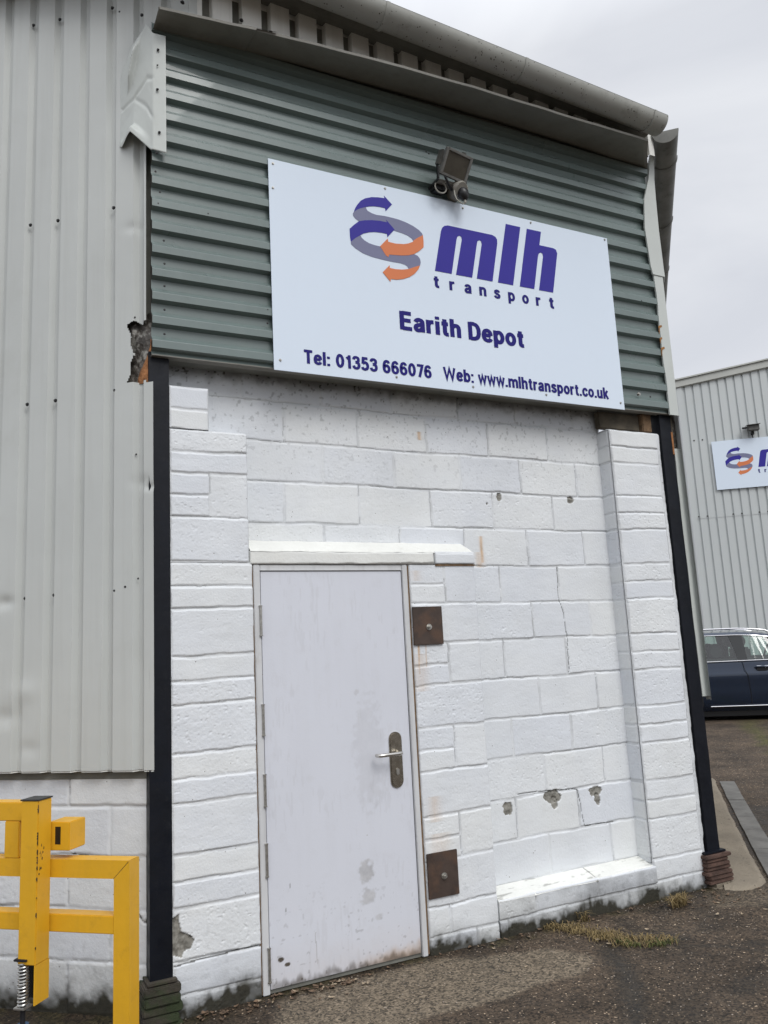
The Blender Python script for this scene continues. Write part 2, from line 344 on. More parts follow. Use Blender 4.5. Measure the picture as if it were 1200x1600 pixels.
mesh_obj('ground', np.stack([GX, GY, GZ], -1), grid_faces(len(gx), len(gy)), M['ground'], smooth=True, kind='structure', attr=gat)
# concrete apron along the right flank and the drain channel beside it (both in the RIGHT frame: u along the flank, o out)
def strip(name, pts_lo, pts_hi, z, mat_, n=60, seed=1, thick=.04):
    V = []; A = np.array(pts_lo, float); B = np.array(pts_hi, float)
    t = np.linspace(0, 1, n)
    lo = A[0]+(A[1]-A[0])*t[:, None]; hi = B[0]+(B[1]-B[0])*t[:, None]
    k = 8; rows = []
    for j in range(k):
        p = lo+(hi-lo)*(j/(k-1)); p = p+.006*(np.stack([fbm(p[:, 0]*4, p[:, 1]*4, seed), fbm(p[:, 0]*4, p[:, 1]*4, seed+5)], -1)-.5)
        zz = gz(p[:, 0], p[:, 1])+z+.006*(fbm(p[:, 0]*5, p[:, 1]*5, seed+9)-.5); rows.append(np.column_stack([p, zz]))
    rows = [rows[0]-np.array([0, 0, thick])]+rows+[rows[-1]-np.array([0, 0, thick])]
    return mesh_obj(name, np.array(rows), grid_faces(n, len(rows)), mat_, smooth=False, kind='structure')
def rp(u, o): return tuple(RIGHT(u, 0, o)[:2])
nu, nv = 220, 30; S_, T_ = np.meshgrid(np.linspace(-.16, 3.6, nu), np.linspace(0, 1, nv))
wd_ = .262*np.sqrt(np.clip(1-np.clip((.10-S_)/.26, 0, 1)**2, 0, 1))+.02*(fbm(S_*5, S_*0, 8, 3)-.5)
oo_ = .0+T_*np.maximum(wd_, .002); P = RIGHT(S_, 0, oo_)
P[..., 2] = gz(P[..., 0], P[..., 1])+.022*sstep(1.0, .86, T_)*sstep(-.16, -.08, S_)+.008*(fbm(S_*6, T_*3, 18, 4)-.5)-.004
mesh_obj('paving', P, grid_faces(nu, nv), M['concrete'], smooth=True, kind='structure')
for k in range(5):
    a, b = .0+k*.86, .852+k*.86
    if b > 4.2: break
    strip('drain', (rp(a, .285), rp(b, .285)), (rp(a, .425), rp(b, .425)), .016, M['drain'], n=24, seed=20+k)

blds = [rp(rng.uniform(0, 3.4), rng.uniform(.02, .42)) for _ in range(60)]
# ------------------------------------------------------------------ the near building
bld = thing('warehouse_corner', 'pale clad warehouse corner with white painted block wall, metal door and green ribbed cladding', 'building', (1.5, 0, -.23))

def block_panel(name, fr, u0, u1, v0, v1, o, blocks, parent=bld, mat_='white', res=.0042, seed=1, joint=.0042, rough=1., cracks=(), chips=(), rusts=(), dirt=None, back=.09, rnd=.012, edges='lrt', label=None, hfun=None, gapthr=.55):
    nu = int((u1-u0)/res)+1; nv = int((v1-v0)/res)+1
    us = np.linspace(u0, u1, nu); vs = np.linspace(v0, v1, nv); U, V = np.meshgrid(us, vs)
    ob = o
    Uw = U+.011*(fbm(U*16, V*16, seed+3, 3)-.5)+.010*(fbm(U*3, V*3, seed+5, 2)-.5)
    Vw = V+.010*(fbm(U*14+7, V*14, seed+4, 3)-.5)+.018*(fbm(U*2.2, V*2.2, seed+6, 2)-.5)
    H = np.full(U.shape, -joint); near_e = np.full(U.shape, 1.); tone = np.full(U.shape, .55)
    H += .002*(fbm(U*60, V*60, seed+2, 2)-.5)
    for (a, b, c, d) in blocks:
        m = (Uw > a) & (Uw < b) & (Vw > c) & (Vw < d)
        if not m.any(): continue
        e = np.minimum(np.minimum(Uw[m]-a, b-Uw[m]), np.minimum(Vw[m]-c, d-Vw[m]))
        off = rng.normal(0, .0012); tu, tv = rng.normal(0, .005, 2); pit = rng.choice([.25, .4, .6, 1.0]); s = int(rng.integers(1, 9999))
        hb = off+tu*(U[m]-(a+b)/2)+tv*(V[m]-(c+d)/2)*1.6
        f = fbm(U[m]*75, V[m]*75, s, 3); f2 = fbm(U[m]*9, V[m]*22, s+1, 3)
        hb = hb+rough*(pit*.0026*(f-.5)+.0022*(f2-.5)-pit*.0034*sstep(.68, .78, f))
        tone[m] = .55+(rng.random()-.55)*sstep(0, .008, e); H[m] = -joint+(hb+joint)*sstep(.000, .0050, e); near_e[m] = e
    wear = np.zeros(U.shape+(4,)); wear[..., 3] = np.clip(tone+.5*(fbm(U*7, V*9, seed+88, 3)-.5), 0, 1)
    # hairline grimy gaps where the mortar has shrunk away from the block above
    gap = (near_e < .0026) | (near_e == 1.)
    gn = fbm(U*5+3, V*5, seed+41, 4)
    wear[..., 2] = np.where(gap, .02+.17*sstep(.44, .66, gn), 0)
    for (a, b, c, d) in blocks:        # open perpends: fine vertical grimy cracks on some joints
        if b > u1-.02 or rng.random() < .35: continue
        dd = np.abs(Uw-(b+.004+.004*(fbm(V*30, V*0+b*9, seed+43, 2)-.5))); m = (dd < .0021) & (Vw > c) & (Vw < d+.004) & (fbm(U*9, V*9, seed+44, 3) > .42)
        H[m] -= .0035; wear[..., 2][m] = .34
    hl = fbm(U*2.6, V*5.5, seed+31, 3)
    for (a, b, c, d) in blocks:
        dd = np.abs(Vw-(c-.004)); m = (dd < .0022) & (U > a-.01) & (U < b+.01) & (hl > gapthr)
        H[m] -= .0025; wear[..., 2][m] = np.maximum(wear[..., 2][m], .34*sstep(gapthr, gapthr+.08, hl[m]))
    for pts, wd in cracks:
        D = segdist(U+.012*(fbm(U*20, V*20, seed+50, 3)-.5), V+.006*(fbm(U*25, V*25, seed+51, 2)-.5), pts)
        H -= .008*np.exp(-(D/wd)**2); wear[..., 2] = np.maximum(wear[..., 2], .85*(D < wd*.8))
    for (cx, cz, rx, rz, poly) in chips:
        wn_ = .55*(fbm(U*30, V*30, seed+60, 3)-.5)
        D = np.hypot((U-cx)/rx, (V-cz)/rz)+wn_*1.6 if poly is None else 1-8*poly_mask(U+.014*wn_, V+.014*wn_, poly, 1.)/1.
        m = D < 1; H[m] -= .008*(.5+fbm(U[m]*60, V[m]*60, 65, 3)); wear[..., 0][m] = 1; wear[..., 2][m] = np.maximum(wear[..., 2][m], .5*sstep(.5, .7, fbm(U[m]*50, V[m]*50, 66, 3)))
    for (a, b, c, d, st) in rusts:      # vertical rust runs: x, half width, top, bottom
        D = np.abs(U-a-.006*(fbm(U*0+a, V*12, seed, 2)-.5))/b; wear[..., 1] = np.maximum(wear[..., 1], st*np.exp(-D**2)*(V < c)*(V > d)*(.4+.6*fbm(U*50, V*9, seed+8, 2)))
    if dirt is not None: wear[..., 2] = np.maximum(wear[..., 2], np.clip(dirt(U, V), 0, 1))
    if hfun is not None: H = H+hfun(U, V)
    for e_, D in (('l', U-u0), ('r', u1-U), ('t', v1-V), ('b', V-v0)):
        if e_ in edges:
            r_ = rnd*(.6+.9*fbm(U*18, V*18, seed+77, 2)); q = np.clip(1-D/r_, 0, 1); H -= .9*r_*(1-np.sqrt(np.clip(1-q*q, 0, 1)))
    P = fr(U, V, ob+H)
    V4 = P.reshape(-1, 3); Fc = grid_faces(nu, nv); A = wear.reshape(-1, 4)
    # skirt back to the wall behind
    idx = np.arange(nu*nv).reshape(nv, nu); n0 = len(V4)
    ring = np.concatenate([idx[0, :], idx[1:, -1], idx[-1, -2::-1], idx[-2:0:-1, 0]])
    Ur, Vr = U.ravel()[ring], V.ravel()[ring]; cols = [ring]; add = []; m = len(ring)
    for j, dd in enumerate((.3, .65, 1.)):
        add.append(fr(Ur, Vr, ob-back*dd+.0*Ur)); cols.append(n0+j*m+np.arange(m))
    V4 = np.vstack([V4]+add); Ar = A[ring].copy(); Ar[:, 2] = np.where(Vr > -.1, Ar[:, 2]*.25, Ar[:, 2]); A = np.vstack([A]+[Ar]*3)
    sk = []
    for a, b in zip(cols[:-1], cols[1:]):
        a2, b2 = np.roll(a, -1), np.roll(b, -1); sk.append(np.stack([a, b, b2, a2], -1))
    Fc = np.vstack([Fc]+sk)
    ob_ = mesh_obj(name, V4, Fc, M[mat_], parent, smooth=True, attr=A); ob_.data.set_sharp_from_angle(angle=R(60))
    if label: ob_['label'] = label
    return ob_
J = .005
def rowblocks(v0, v1, xs): return [(a+J, b-J, v0+J, v1-J) for a, b in zip(xs[:-1], xs[1:])]
C = .225
# recessed wall face
blk = []
odd = [.09+.45*i for i in range(-1, 8)]; even = [-.135+.45*i for i in range(0, 8)]
for k in range(-1, 13): blk += rowblocks(k*C, (k+1)*C, [x+rng.normal(0, .006) for x in (odd if k % 2 else even)])
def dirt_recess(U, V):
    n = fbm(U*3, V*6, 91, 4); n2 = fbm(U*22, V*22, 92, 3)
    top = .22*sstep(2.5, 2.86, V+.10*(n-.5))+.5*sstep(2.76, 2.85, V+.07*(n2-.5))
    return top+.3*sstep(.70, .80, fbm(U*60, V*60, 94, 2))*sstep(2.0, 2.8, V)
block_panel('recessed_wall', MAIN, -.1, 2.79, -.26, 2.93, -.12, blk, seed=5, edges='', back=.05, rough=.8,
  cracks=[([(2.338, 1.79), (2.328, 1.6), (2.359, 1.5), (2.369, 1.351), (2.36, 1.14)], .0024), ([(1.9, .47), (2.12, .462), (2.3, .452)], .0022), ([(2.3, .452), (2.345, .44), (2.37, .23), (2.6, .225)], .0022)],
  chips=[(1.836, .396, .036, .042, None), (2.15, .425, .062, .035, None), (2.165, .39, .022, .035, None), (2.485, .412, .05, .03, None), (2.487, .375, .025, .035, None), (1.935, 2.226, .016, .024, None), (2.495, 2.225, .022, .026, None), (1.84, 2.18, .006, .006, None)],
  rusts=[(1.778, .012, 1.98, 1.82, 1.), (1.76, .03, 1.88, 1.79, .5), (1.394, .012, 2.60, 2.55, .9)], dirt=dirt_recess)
def dirt_base(lo, hi, a=.9, seed=93):
    def f(U, V):
        n = fbm(U*4, V*5, seed, 4); n2 = fbm(U*34, V*26, seed+1, 4); n3 = fbm(U*11, V*11, seed+2, 3)
        core = .9*sstep(hi+.01, lo-.05, V+.17*(n-.5)+.10*(n2-.5))*(.72+.28*sstep(.35, .6, n2*.5+n3*.5))
        return a*core+.40*sstep(hi+.11, lo-.02, V+.14*(n-.5)+.05*(n2-.5))*(.4+.9*n3)+.12*sstep(.70, .78, n2)*sstep(.4, .0, V)
    return f
GR = -.26
# left pier
b = rowblocks(0, C, [-.1, .315])
lay = {0: 'f', 1: 'h', 2: 'f', 3: 'h', 4: 'f', 5: 'h', 6: 'f', 7: 'h', 8: 'f', 9: 'x', 10: 'h'}
b = []
for k, t in lay.items():
    r = .318 if k < 8 else .30
    if t == 'f': b += rowblocks(k*C, (k+1)*C, [-.1, r])
    if t == 'h': b += rowblocks(k*C, k*C+.11, [-.1, r])+rowblocks(k*C+.11, (k+1)*C, [-.1, r])
    if t == 'x': b += rowblocks(k*C, k*C+.11, [-.1, .1])+rowblocks(k*C+.11, (k+1)*C, [-.1, .1])+rowblocks(k*C, (k+1)*C, [.1, r])
b += rowblocks(-.14, 0, [-.1, .32])+rowblocks(-.26, -.14, [-.1, .32])
block_panel('pier', MAIN, -.098, .312, GR, 8*C, 0, b, seed=40, back=.14, edges='r', label='white pier of rough blocks left of the door',
  chips=[(0, 0, 1, 1, [(-.1, .19), (-.075, .2), (-.06, .13), (-.02, .105), (0.0, .085), (-.02, .05), (-.05, .045), (-.06, .02), (-.1, .035)])], cracks=[([(-.09, -.01), (.05, -.005), (.2, .003), (.31, -.002)], .003)], dirt=dirt_base(-.15, -.115, seed=97))
block_panel('pier', MAIN, -.098, .298, 8*C+.001, 11*C, 0.001, b, seed=44, back=.14, edges='rt', label='upper part of the white pier left of the door')
block_panel('pier_block', MAIN, -.098, .10, 11*C+.002, 12*C-.003, .0, rowblocks(11*C, 11*C+.105, [-.1, .1])+rowblocks(11*C+.105, 12*C, [-.1, .1]), seed=47, back=.14, edges='rt', rough=.4, rnd=.006)
# door pier
b = []
for k in range(0, 8):
    if k % 2 == 0: b += rowblocks(k*C, (k+1)*C, [1.205, 1.66])
    else: b += rowblocks(k*C-.002, k*C+.108, [1.205, 1.432])+rowblocks(k*C+.108, (k+1)*C, [1.205, 1.432])+rowblocks(k*C, (k+1)*C, [1.432, 1.66])
b += rowblocks(-.145, 0, [1.205, 1.34, 1.66])+rowblocks(-.26, -.145, [1.205, 1.5, 1.66])
block_panel('pier', MAIN, 1.208, 1.642, GR, 1.79, 0, b, seed=60, back=.14, edges='lr', label='white pier of rough blocks right of the door, with two rusty plates',
  rusts=[(1.24, .006, 1.345, 1.19, 1.), (1.285, .004, 1.345, 1.23, .8), (1.25, .04, 1.30, 1.10, .35), (1.28, .04, .55, .42, .35), (1.3, .06, .36, .26, .3), (1.25, .03, 1.76, 1.70, .3)], dirt=dirt_base(-.205, -.175, seed=99))
# right pier
b = []
for k in range(0, 12):
    r = 3.19
    if k % 2 == 0: b += rowblocks(k*C, (k+1)*C, [2.775, r])
    else: b += rowblocks(k*C, k*C+.11, [2.775, r])+rowblocks(k*C+.11, (k+1)*C, [2.775, r])
b += rowblocks(-.125, 0, [2.775, 3.2])+rowblocks(-.26, -.125, [2.775, 3.0, 3.2])
block_panel('pier', MAIN, 2.772, 3.226, GR, 2.70, 0, b, seed=70, back=.14, edges='lrt', label='white pier of rough blocks beside the right-hand black post', dirt=dirt_base(-.19, -.16, seed=101), rnd=.02,
  chips=[(3.22, .02, .012, .05, None)])
# return of the right pier, coursed like its face
RF = Frame((2.772, 0, 0), (0, 1, 0), (-1, 0, 0)); rb = []
for k in range(0, 12):
    if k % 2 == 0: rb += rowblocks(k*C+.004*(k % 3), (k+1)*C, [-.03, .15])
    else: rb += rowblocks(k*C, k*C+.11, [-.03, .15])+rowblocks(k*C+.11, (k+1)*C, [-.03, .15])
block_panel('pier_return', RF, .010, .125, -.02, 2.692, .0048, rb, seed=75, back=.006, edges='', rough=.8, joint=.0032, hfun=lambda U, V: -.0075*sstep(.030, .010, U)-.01*sstep(2.68, 2.692, V))
# sill blocks, stepping forward, and the base course under them
def slopef(U, V): return 0*U
block_panel('window_sill', MAIN, 1.645, 2.79, GR, -.035, .001, rowblocks(-.14, -.03, [1.30, 1.893, 2.336, 2.85])+rowblocks(-.27, -.14, [1.4, 1.70, 2.1, 2.56, 2.85]), seed=80, back=.13, edges='t', rnd=.008,
  label='low white block ledge with a cream cement top', gapthr=.35, dirt=lambda U, V: dirt_base(-.195, -.165, seed=103)(U, V)+(.16+.24*sstep(.35, .65, fbm(U*9, V*9, 133, 4)))*sstep(-.035, -.06, V))
nu, nv = 240, 26; us = np.linspace(1.643, 2.772, nu); ts = np.linspace(0, 1, nv); U, T = np.meshgrid(us, ts)
hz = -.037+.036*T+.006*(fbm(U*10, T*3, 5, 3)-.5)-.012*(1-sstep(0, .09, T))-.006*np.exp(-((U-2.336)/.004)**2)
A = np.zeros(U.shape+(4,)); A[..., 3] = 1; A[..., 2] = .5*sstep(.60, .75, fbm(U*12, T*6, 8, 4))+.8*np.exp(-((U-2.336)/.003)**2)
mesh_obj('ledge_top', np.stack([U, .004+.125*T-.006+.0*U, hz], -1), grid_faces(nu, nv), M['cream'], bld, smooth=True, attr=A)
# lintel over the door and its cement fillet
bL = rowblocks(1.792, 1.865, [.288, 1.375]); bR = rowblocks(1.792, 1.865, [1.375, 1.645])
block_panel('lintel', MAIN, .300, 1.372, 1.793, 1.862, .006, bL, mat_='cream', seed=110, back=.10, edges='ltbr', rnd=.006, rough=.4)
block_panel('lintel', MAIN, 1.376, 1.640, 1.795, 1.866, .010, bR, seed=112, back=.14, edges='ltbr', rnd=.006, rough=.6)
nu, nv = 280, 14; us = np.linspace(.300, 1.63, nu); ts = np.linspace(0, 1, nv); U, T = np.meshgrid(us, ts)
mesh_obj('cement_fillet', np.stack([U, -.004+.125*T, 1.858+.072*T**.8+.006*(fbm(U*14, T*3, 15, 3)-.5)], -1), grid_faces(nu, nv), M['cream'], bld, smooth=True, attr=np.tile([0, 0, .0, 1], (nu*nv, 1)))
MB().box(MAIN, 1.378, 1.64, 1.784, 1.7925, -.10, .004).build('lintel_joint', M['foam'], bld)
# timber and dark pocket above the right pier
MB().box(MAIN, 2.74, 3.10, 2.715, 2.83, -.10, -.055, .006).build('timber', M['timber'], bld)
MB().box(MAIN, 3.105, 3.19, 2.71, 2.84, -.09, -.03, .006).build('timber', M['foam'], bld)

# ------------------------------------------------------------------ door
dr = MB().box(MAIN, .354, 1.160, -.205, 1.756, -.06, -.012, .002)
nu, nv = 200, 480; U, V = np.meshgrid(np.linspace(.3545, 1.1595, nu), np.linspace(-.2045, 1.7555, nv))
door = dr.build('door', M['door'], bld, label='white metal door with marks near the bottom')
n = fbm(U*6, V*6, 201, 4); n2 = fbm(U*40, V*14, 202, 3)
A = np.zeros(U.shape+(4,)); A[..., 3] = 1
def blob(cu, cv, ru, rv, s, sd): return s*sstep(1.1, .6, np.hypot((U-cu)/ru, (V-cv)/rv)+1.1*(fbm(U*45, V*45, sd, 3)-.5))
A[..., 0] = np.clip(blob(.87, .235, .042, .05, .55, 210)+blob(.88, .115, .045, .045, .5, 211)+blob(.93, .01, .03, .018, .4, 212)+blob(.86, 1.12, .018, .02, .3, 213)+blob(.92, .80, .10, .30, .16, 214)+.03*sstep(.5, .8, fbm(U*30, V*2.5, 215, 3))+.10*sstep(.62, .70, fbm(U*90, V*14, 216, 2))*sstep(.5, .7, fbm(U*5, V*5, 217, 2))+.5*(segdist(U, V, [(.585, .0), (.592, -.14)]) < .0022), 0, 1)
A[..., 1] = np.clip(.55*sstep(-.13, -.20, V+.05*(n2-.5))*sstep(.7, 1.0, U)+.12*sstep(.0, -.2, V+.1*(n-.5)), 0, 1)
A[..., 2] = np.clip(.75*sstep(-.165, -.205, V+.06*(n2-.5))*sstep(.25, .7, n+.2*n2)+1.*sstep(1, .8, np.hypot((U-.408)/.017, (V+.085)/.011))+1.*sstep(1, .8, np.hypot((U-.44)/.016, (V+.112)/.010))+.3*sstep(.76, .82, fbm(U*55, V*55, 220, 2))*sstep(.35, -.15, V)+.7*sstep(1, .8, np.hypot((U-.463)/.003, (V-.235)/.012))+.7*sstep(1, .8, np.hypot((U-.44)/.003, (V-.13)/.010)), 0, 1)
mesh_obj('door_skin', MAIN(U, V, -.0105+.0012*(fbm(U*3, V*3, 230, 2)-.5)), grid_faces(nu, nv), M['door'], door, smooth=True, attr=A)
fr_ = MB().box(MAIN, .316, .350, -.225, 1.790, -.08, -.004, .003).box(MAIN, 1.164, 1.196, -.225, 1.790, -.08, -.001, .003).box(MAIN, .350, 1.164, 1.760, 1.789, -.08, -.006, .003)
fr_.box(MAIN, 1.1655, 1.172, -.22, 1.757, -.02, .0015).box(MAIN, .352, 1.162, 1.7605, 1.765, -.02, -.0035)
fr_.build('door_frame', M['frame'], bld)
MB().box(MAIN, .35, 1.164, -.226, -.2065, -.08, -.02).build('threshold', M['fascia'], bld)
MB().box(MAIN, 1.1965, 1.2085, -.22, 1.785, -.09, -.010).build('filler_strip', M['foam'], bld)
MB().box(MAIN, .302, .3155, -.22, 1.785, -.09, -.012).build('filler_strip', M['foam'], bld)
h0 = None
for z0, z1 in ((1.437, 1.578), (.965, 1.08), (.63, .75), (.31, .43), (-.16, -.03)):
    zc = (z0+z1)/2; L_ = (z1-z0)/2
    if h0 is None:
        mb = MB()
        for a, b in ((-L_, -L_*.33), (-L_*.31, L_*.31), (L_*.33, L_)): mb.tube([(0, -.0, a), (0, 0, b)], .0068, 12)
        mb.tube([(0, 0, L_), (0, 0, L_+.006)], .009, 12).tube([(0, 0, -L_-.006), (0, 0, -L_)], .009, 12)
        h0 = mesh_obj('hinge', mb.v, mb.f, M['bolt']); h0.parent = door; h = h0
    else: h = dup(h0, door)
    h.location = Vector((.3475, -.0005, zc))-Vector(bld.location)
# handle: back plate, lever, cylinder
def stadium(cx, cz, w_, h_, n=14):
    r = w_/2; return [(cx+r*math.cos(a), cz+h_/2-r+r*math.sin(a)) for a in np.linspace(0, math.pi, n)]+[(cx+r*math.cos(a), cz-h_/2+r+r*math.sin(a)) for a in np.linspace(math.pi, 2*math.pi, n)]
hd = MB().prism(MAIN, stadium(1.070, .760, .074, .285), -.012, -.004).build('handle', M['handle'], door)
MB().prism(MAIN, stadium(1.070, .760, .062, .272), -.0045, .000).build('backplate', M['handle'], hd)
lv = [(1.078, .0, .795), (1.078, -.045, .797), (1.070, -.056, .797), (1.055, -.060, .797), (.985, -.060, .797), (.955, -.060, .796), (.945, -.056, .796), (.940, -.045, .796), (.940, -.030, .796)]
MB().tube(lv, .0095, 14).build('lever', M['lever'], hd, smooth=True)
MB().tube([(1.078, -.001, .795), (1.078, -.012, .795)], .017, 20).build('rose', M['handle'], hd, smooth=True)
MB().prism(MAIN, stadium(1.072, .70, .018, .034), .0, .006).build('keyhole', M['bolt'], hd)

# ------------------------------------------------------------------ anchor plates
for (u0, u1, v0, v1, tl, lb) in ((1.209, 1.395, 1.348, 1.556, .0, 'rusty square plate with a bolt beside the top of the door'), (1.212, 1.396, .045, .268, .01, 'rusty square plate with a bolt near the foot of the door')):
    p = MB().box(MAIN, u0, u1, v0, v1, .003, .0125, .0015).build('anchor_plate', M['rust'], bld, label=lb)
    cu, cv = (u0+u1)/2+.004, (v0+v1)/2-.008
    MB().tube([MAIN(cu, cv, .012), MAIN(cu, cv, .016)], .017, 20).tube([MAIN(cu, cv, .016), MAIN(cu, cv, .027)], .012, 6).tube([MAIN(cu, cv, .027), MAIN(cu, cv, .036)], .006, 12).build('bolt', M['bolt'], p)

# ------------------------------------------------------------------ black posts
def ragged_box(fr, u0, u1, v0, v1, o0, o1, amp, seed, side='r', n=120):
    # post with a straight face whose paint edge wanders a little
    mb = MB(); vs = np.linspace(v0, v1, n); e = amp*(fbm(vs*7, vs*0, seed, 4)-.5)*2
    V = []
    for v, d in zip(vs, e):
        a, b = (u0, u1+d) if side == 'r' else (u0+d, u1)
        V += [fr(a, v, o1), fr(b, v, o1), fr(b, v, o0), fr(a, v, o0)]
    Fc = [(i*4+k, i*4+(k+1) % 4, i*4+4+(k+1) % 4, i*4+4+k) for i in range(n-1) for k in range(4)]+[(0, 1, 2, 3), tuple(4*(n-1)+k for k in (3, 2, 1, 0))]
    return mb.add(V, Fc)
pl_ = ragged_box(MAIN, -.200, -.101, -.05, 2.86, -.16, .001, .002, 3).build('steel_post', M['steel'], bld, label='black painted steel post left of the door')
MB().box(MAIN, -.215, -.085, -.062, -.05, -.16, .03, .002).build('base_plate', M['darkstone'], pl_)
pr_ = ragged_box(MAIN, 3.229, 3.333, -.02, 2.86, -.16, .0045, .003, 9).build('steel_post', M['steel'], bld, label='black painted steel post at the right-hand corner')
MB().box(MAIN, 3.18, 3.36, -.032, -.02, -.16, .03, .002).build('base_plate', M['steel'], pr_)
def slates(name, fr, u0, u1, v0, v1, o0, o1, n, m, seed):
    rr = random.Random(seed); mb = MB(); h = (v1-v0)/n
    for i in range(n):
        a = u0+rr.uniform(-.012, .01); b = u1+rr.uniform(-.01, .012); o = o1+rr.uniform(-.012, .01)
        mb.box(fr, a, b, v0+i*h, v0+(i+1)*h-.003, o0, o, .005)
    return mb.build(name, m, bld)
slates('brick_pad', MAIN, 3.172, 3.375, -.205, -.033, -.14, .045, 7, M['slate'], 5)
slates('brick_pad', MAIN, -.235, -.07, -.26, -.064, -.14, .04, 5, M['darkstone'], 6)
MB().box(MAIN, 3.20, 3.36, -.26, -.206, -.12, .075, .02).build('pad_footing', M['concrete'], bld)

# ------------------------------------------------------------------ cladding
def profile_sheet(name, fr, segs, v0, v1, mat_, keep=None, vertical=True, step=.03, dent=None, parent=bld, o=0., vjit=None, label=None):
    # segs = list of (u, o) profile points (vertical ribs) or (v, o) for horizontal ribs
    P = np.array(segs); vs = np.arange(v0, v1+step*.5, step); A, B = np.meshgrid(P[:, 0], vs)
    Oo = np.tile(P[:, 1], (len(vs), 1))+o
    U, V = (A, B) if vertical else (B, A)
    if dent is not None: Oo = Oo+dent(U, V)
    if vjit is not None: U, V = vjit(U, V)
    f = grid_faces(len(P), len(vs))
    if keep is not None:
        cu = (A[:-1, :-1]+A[1:, 1:])/2; cv = (B[:-1, :-1]+B[1:, 1:])/2
        k = keep(cu, cv); f = grid_faces(len(P), len(vs), k)
    ob = mesh_obj(name, fr(U, V, Oo), f, mat_, parent)
    if label: ob['label'] = label
    return ob
def ribs(a, b, first, pitch, depth=.022, half=.011, slope=.020, extra=.028):
    pts = {a: 0., b: 0.}
    c = first
    while c-half-slope < b:
        if c+half+slope > a:
            for u, d in ((c-half-slope, 0), (c-half, -depth), (c+half, -depth), (c+half+slope, 0)):
                if a < u < b: pts[round(u, 5)] = d
            # small stiffening swage in the crown
        c += pitch
    return sorted(pts.items())
def dens(seg, mx=.02):
    out = [seg[0]]
    for (a, p), (b, q) in zip(seg[:-1], seg[1:]):
        n = max(1, int((b-a)/mx)); out += [(a+(b-a)*i/n, p+(q-p)*i/n) for i in range(1, n+1)]
    return out
# left flank
segL = dens(ribs(-.235, 2.6, .065-.1665, .1665, depth=.027), .0065)
def keepL(u, v): return ~((u < -.018) & (v < 4.662)) & ~((u < .02) & (v > 2.70) & (v < 4.64)) & ~((u < .112+.014*np.sin(v*17)+.006*np.sin(v*61)) & (v > 2.712+.02*u) & (v < 3.02+.10*u+.008*np.sin(u*90)))
def dentL(U, V):
    d = .0025*(fbm(U*2, V*1.3, 301, 3)-.5)+.0012*(fbm(U*9, V*9, 302, 2)-.5)
    for (a, b, r, s) in ((.82, 1.66, .05, .010), (.80, 1.10, .07, .008), (.05, 2.2, .05, .006), (-.0, 2.17, .03, .007), (.66, .95, .06, .005), (.70, 1.22, .08, -.006), (.10, 3.55, .05, .006)):
        d = d-s*np.exp(-((U-a)**2+((V-b)*1.6)**2)/r**2)
    return d
side = profile_sheet('side_cladding', LEFT, segL, .845, 5.75, M['clad'], keep=keepL, step=.0045, dent=dentL, o=.008, label='pale vertical ribbed cladding on the left flank')
side.data.polygons.foreach_set('use_smooth', np.ones(len(side.data.polygons), bool)); side.data.set_sharp_from_angle(angle=R(20))
MB().box(LEFT, -.0, 4.2, .8, 5.7, -.055, -.045).build('liner_sheet', M['fascia'], bld)
# lap lines and bottom lip
for v, a, b in ((1.676, .40, .49), (1.676, .24, .35), (2.705, .25, .345), (2.703, .02, .12)):
    mb = MB()
    seg = [p for p in segL if a <= p[0] <= b]
    for (u, o_), (u2, o2) in zip(seg[:-1], seg[1:]):
        mb.add([LEFT(u, v, o_+.0012), LEFT(u2, v, o2+.0012), LEFT(u2, v+.0022, o2+.0012), LEFT(u, v+.0022, o_+.0012)], [(0, 1, 2, 3)])
    mb.build('sheet_lap', M['fascia'], side)
MB().prism(LEFT, [(.262, 1.676), (.275, 1.684), (.30, 1.686), (.325, 1.682), (.345, 1.677), (.32, 1.668), (.29, 1.666)], .0005, .002).build('rust_tear', M['rust'], side)
mb = MB()
seg = [p for p in segL if p[0] >= -.018]
for (u, o_), (u2, o2) in zip(seg[:-1], seg[1:]):
    mb.add([LEFT(u, .845, o_), LEFT(u2, .845, o2), LEFT(u2, .838, o2+.004), LEFT(u, .838, o_+.004), LEFT(u2, .838, o2-.006), LEFT(u, .838, o_-.006)], [(0, 1, 2, 3), (3, 2, 4, 5)])
mb.build('bottom_lip', M['clad_top'], side)
# left flank blockwork below the cladding
bb = []
for k in range(-1, 5):
    bb += rowblocks(k*C, (k+1)*C, [-.2+.45*i+(.225 if k % 2 else 0)+.0 for i in range(-1, 9)])
block_panel('side_block_wall', LEFT, -.012, 3.2, GR, .96, -.05, bb, seed=130, back=.05, edges='', res=.007, dirt=lambda U, V: dirt_base(-.14, -.08, seed=105)(U, V)+.35*sstep(.80, .86, V)*fbm(U*8, V*8, 7), label='white block wall under the left cladding',
  cracks=[([(.02, .20), (.07, .17), (.12, .24), (.17, .30), (.2, .33)], .004), ([(.1, .44), (.35, .45), (.45, .46)], .003)])
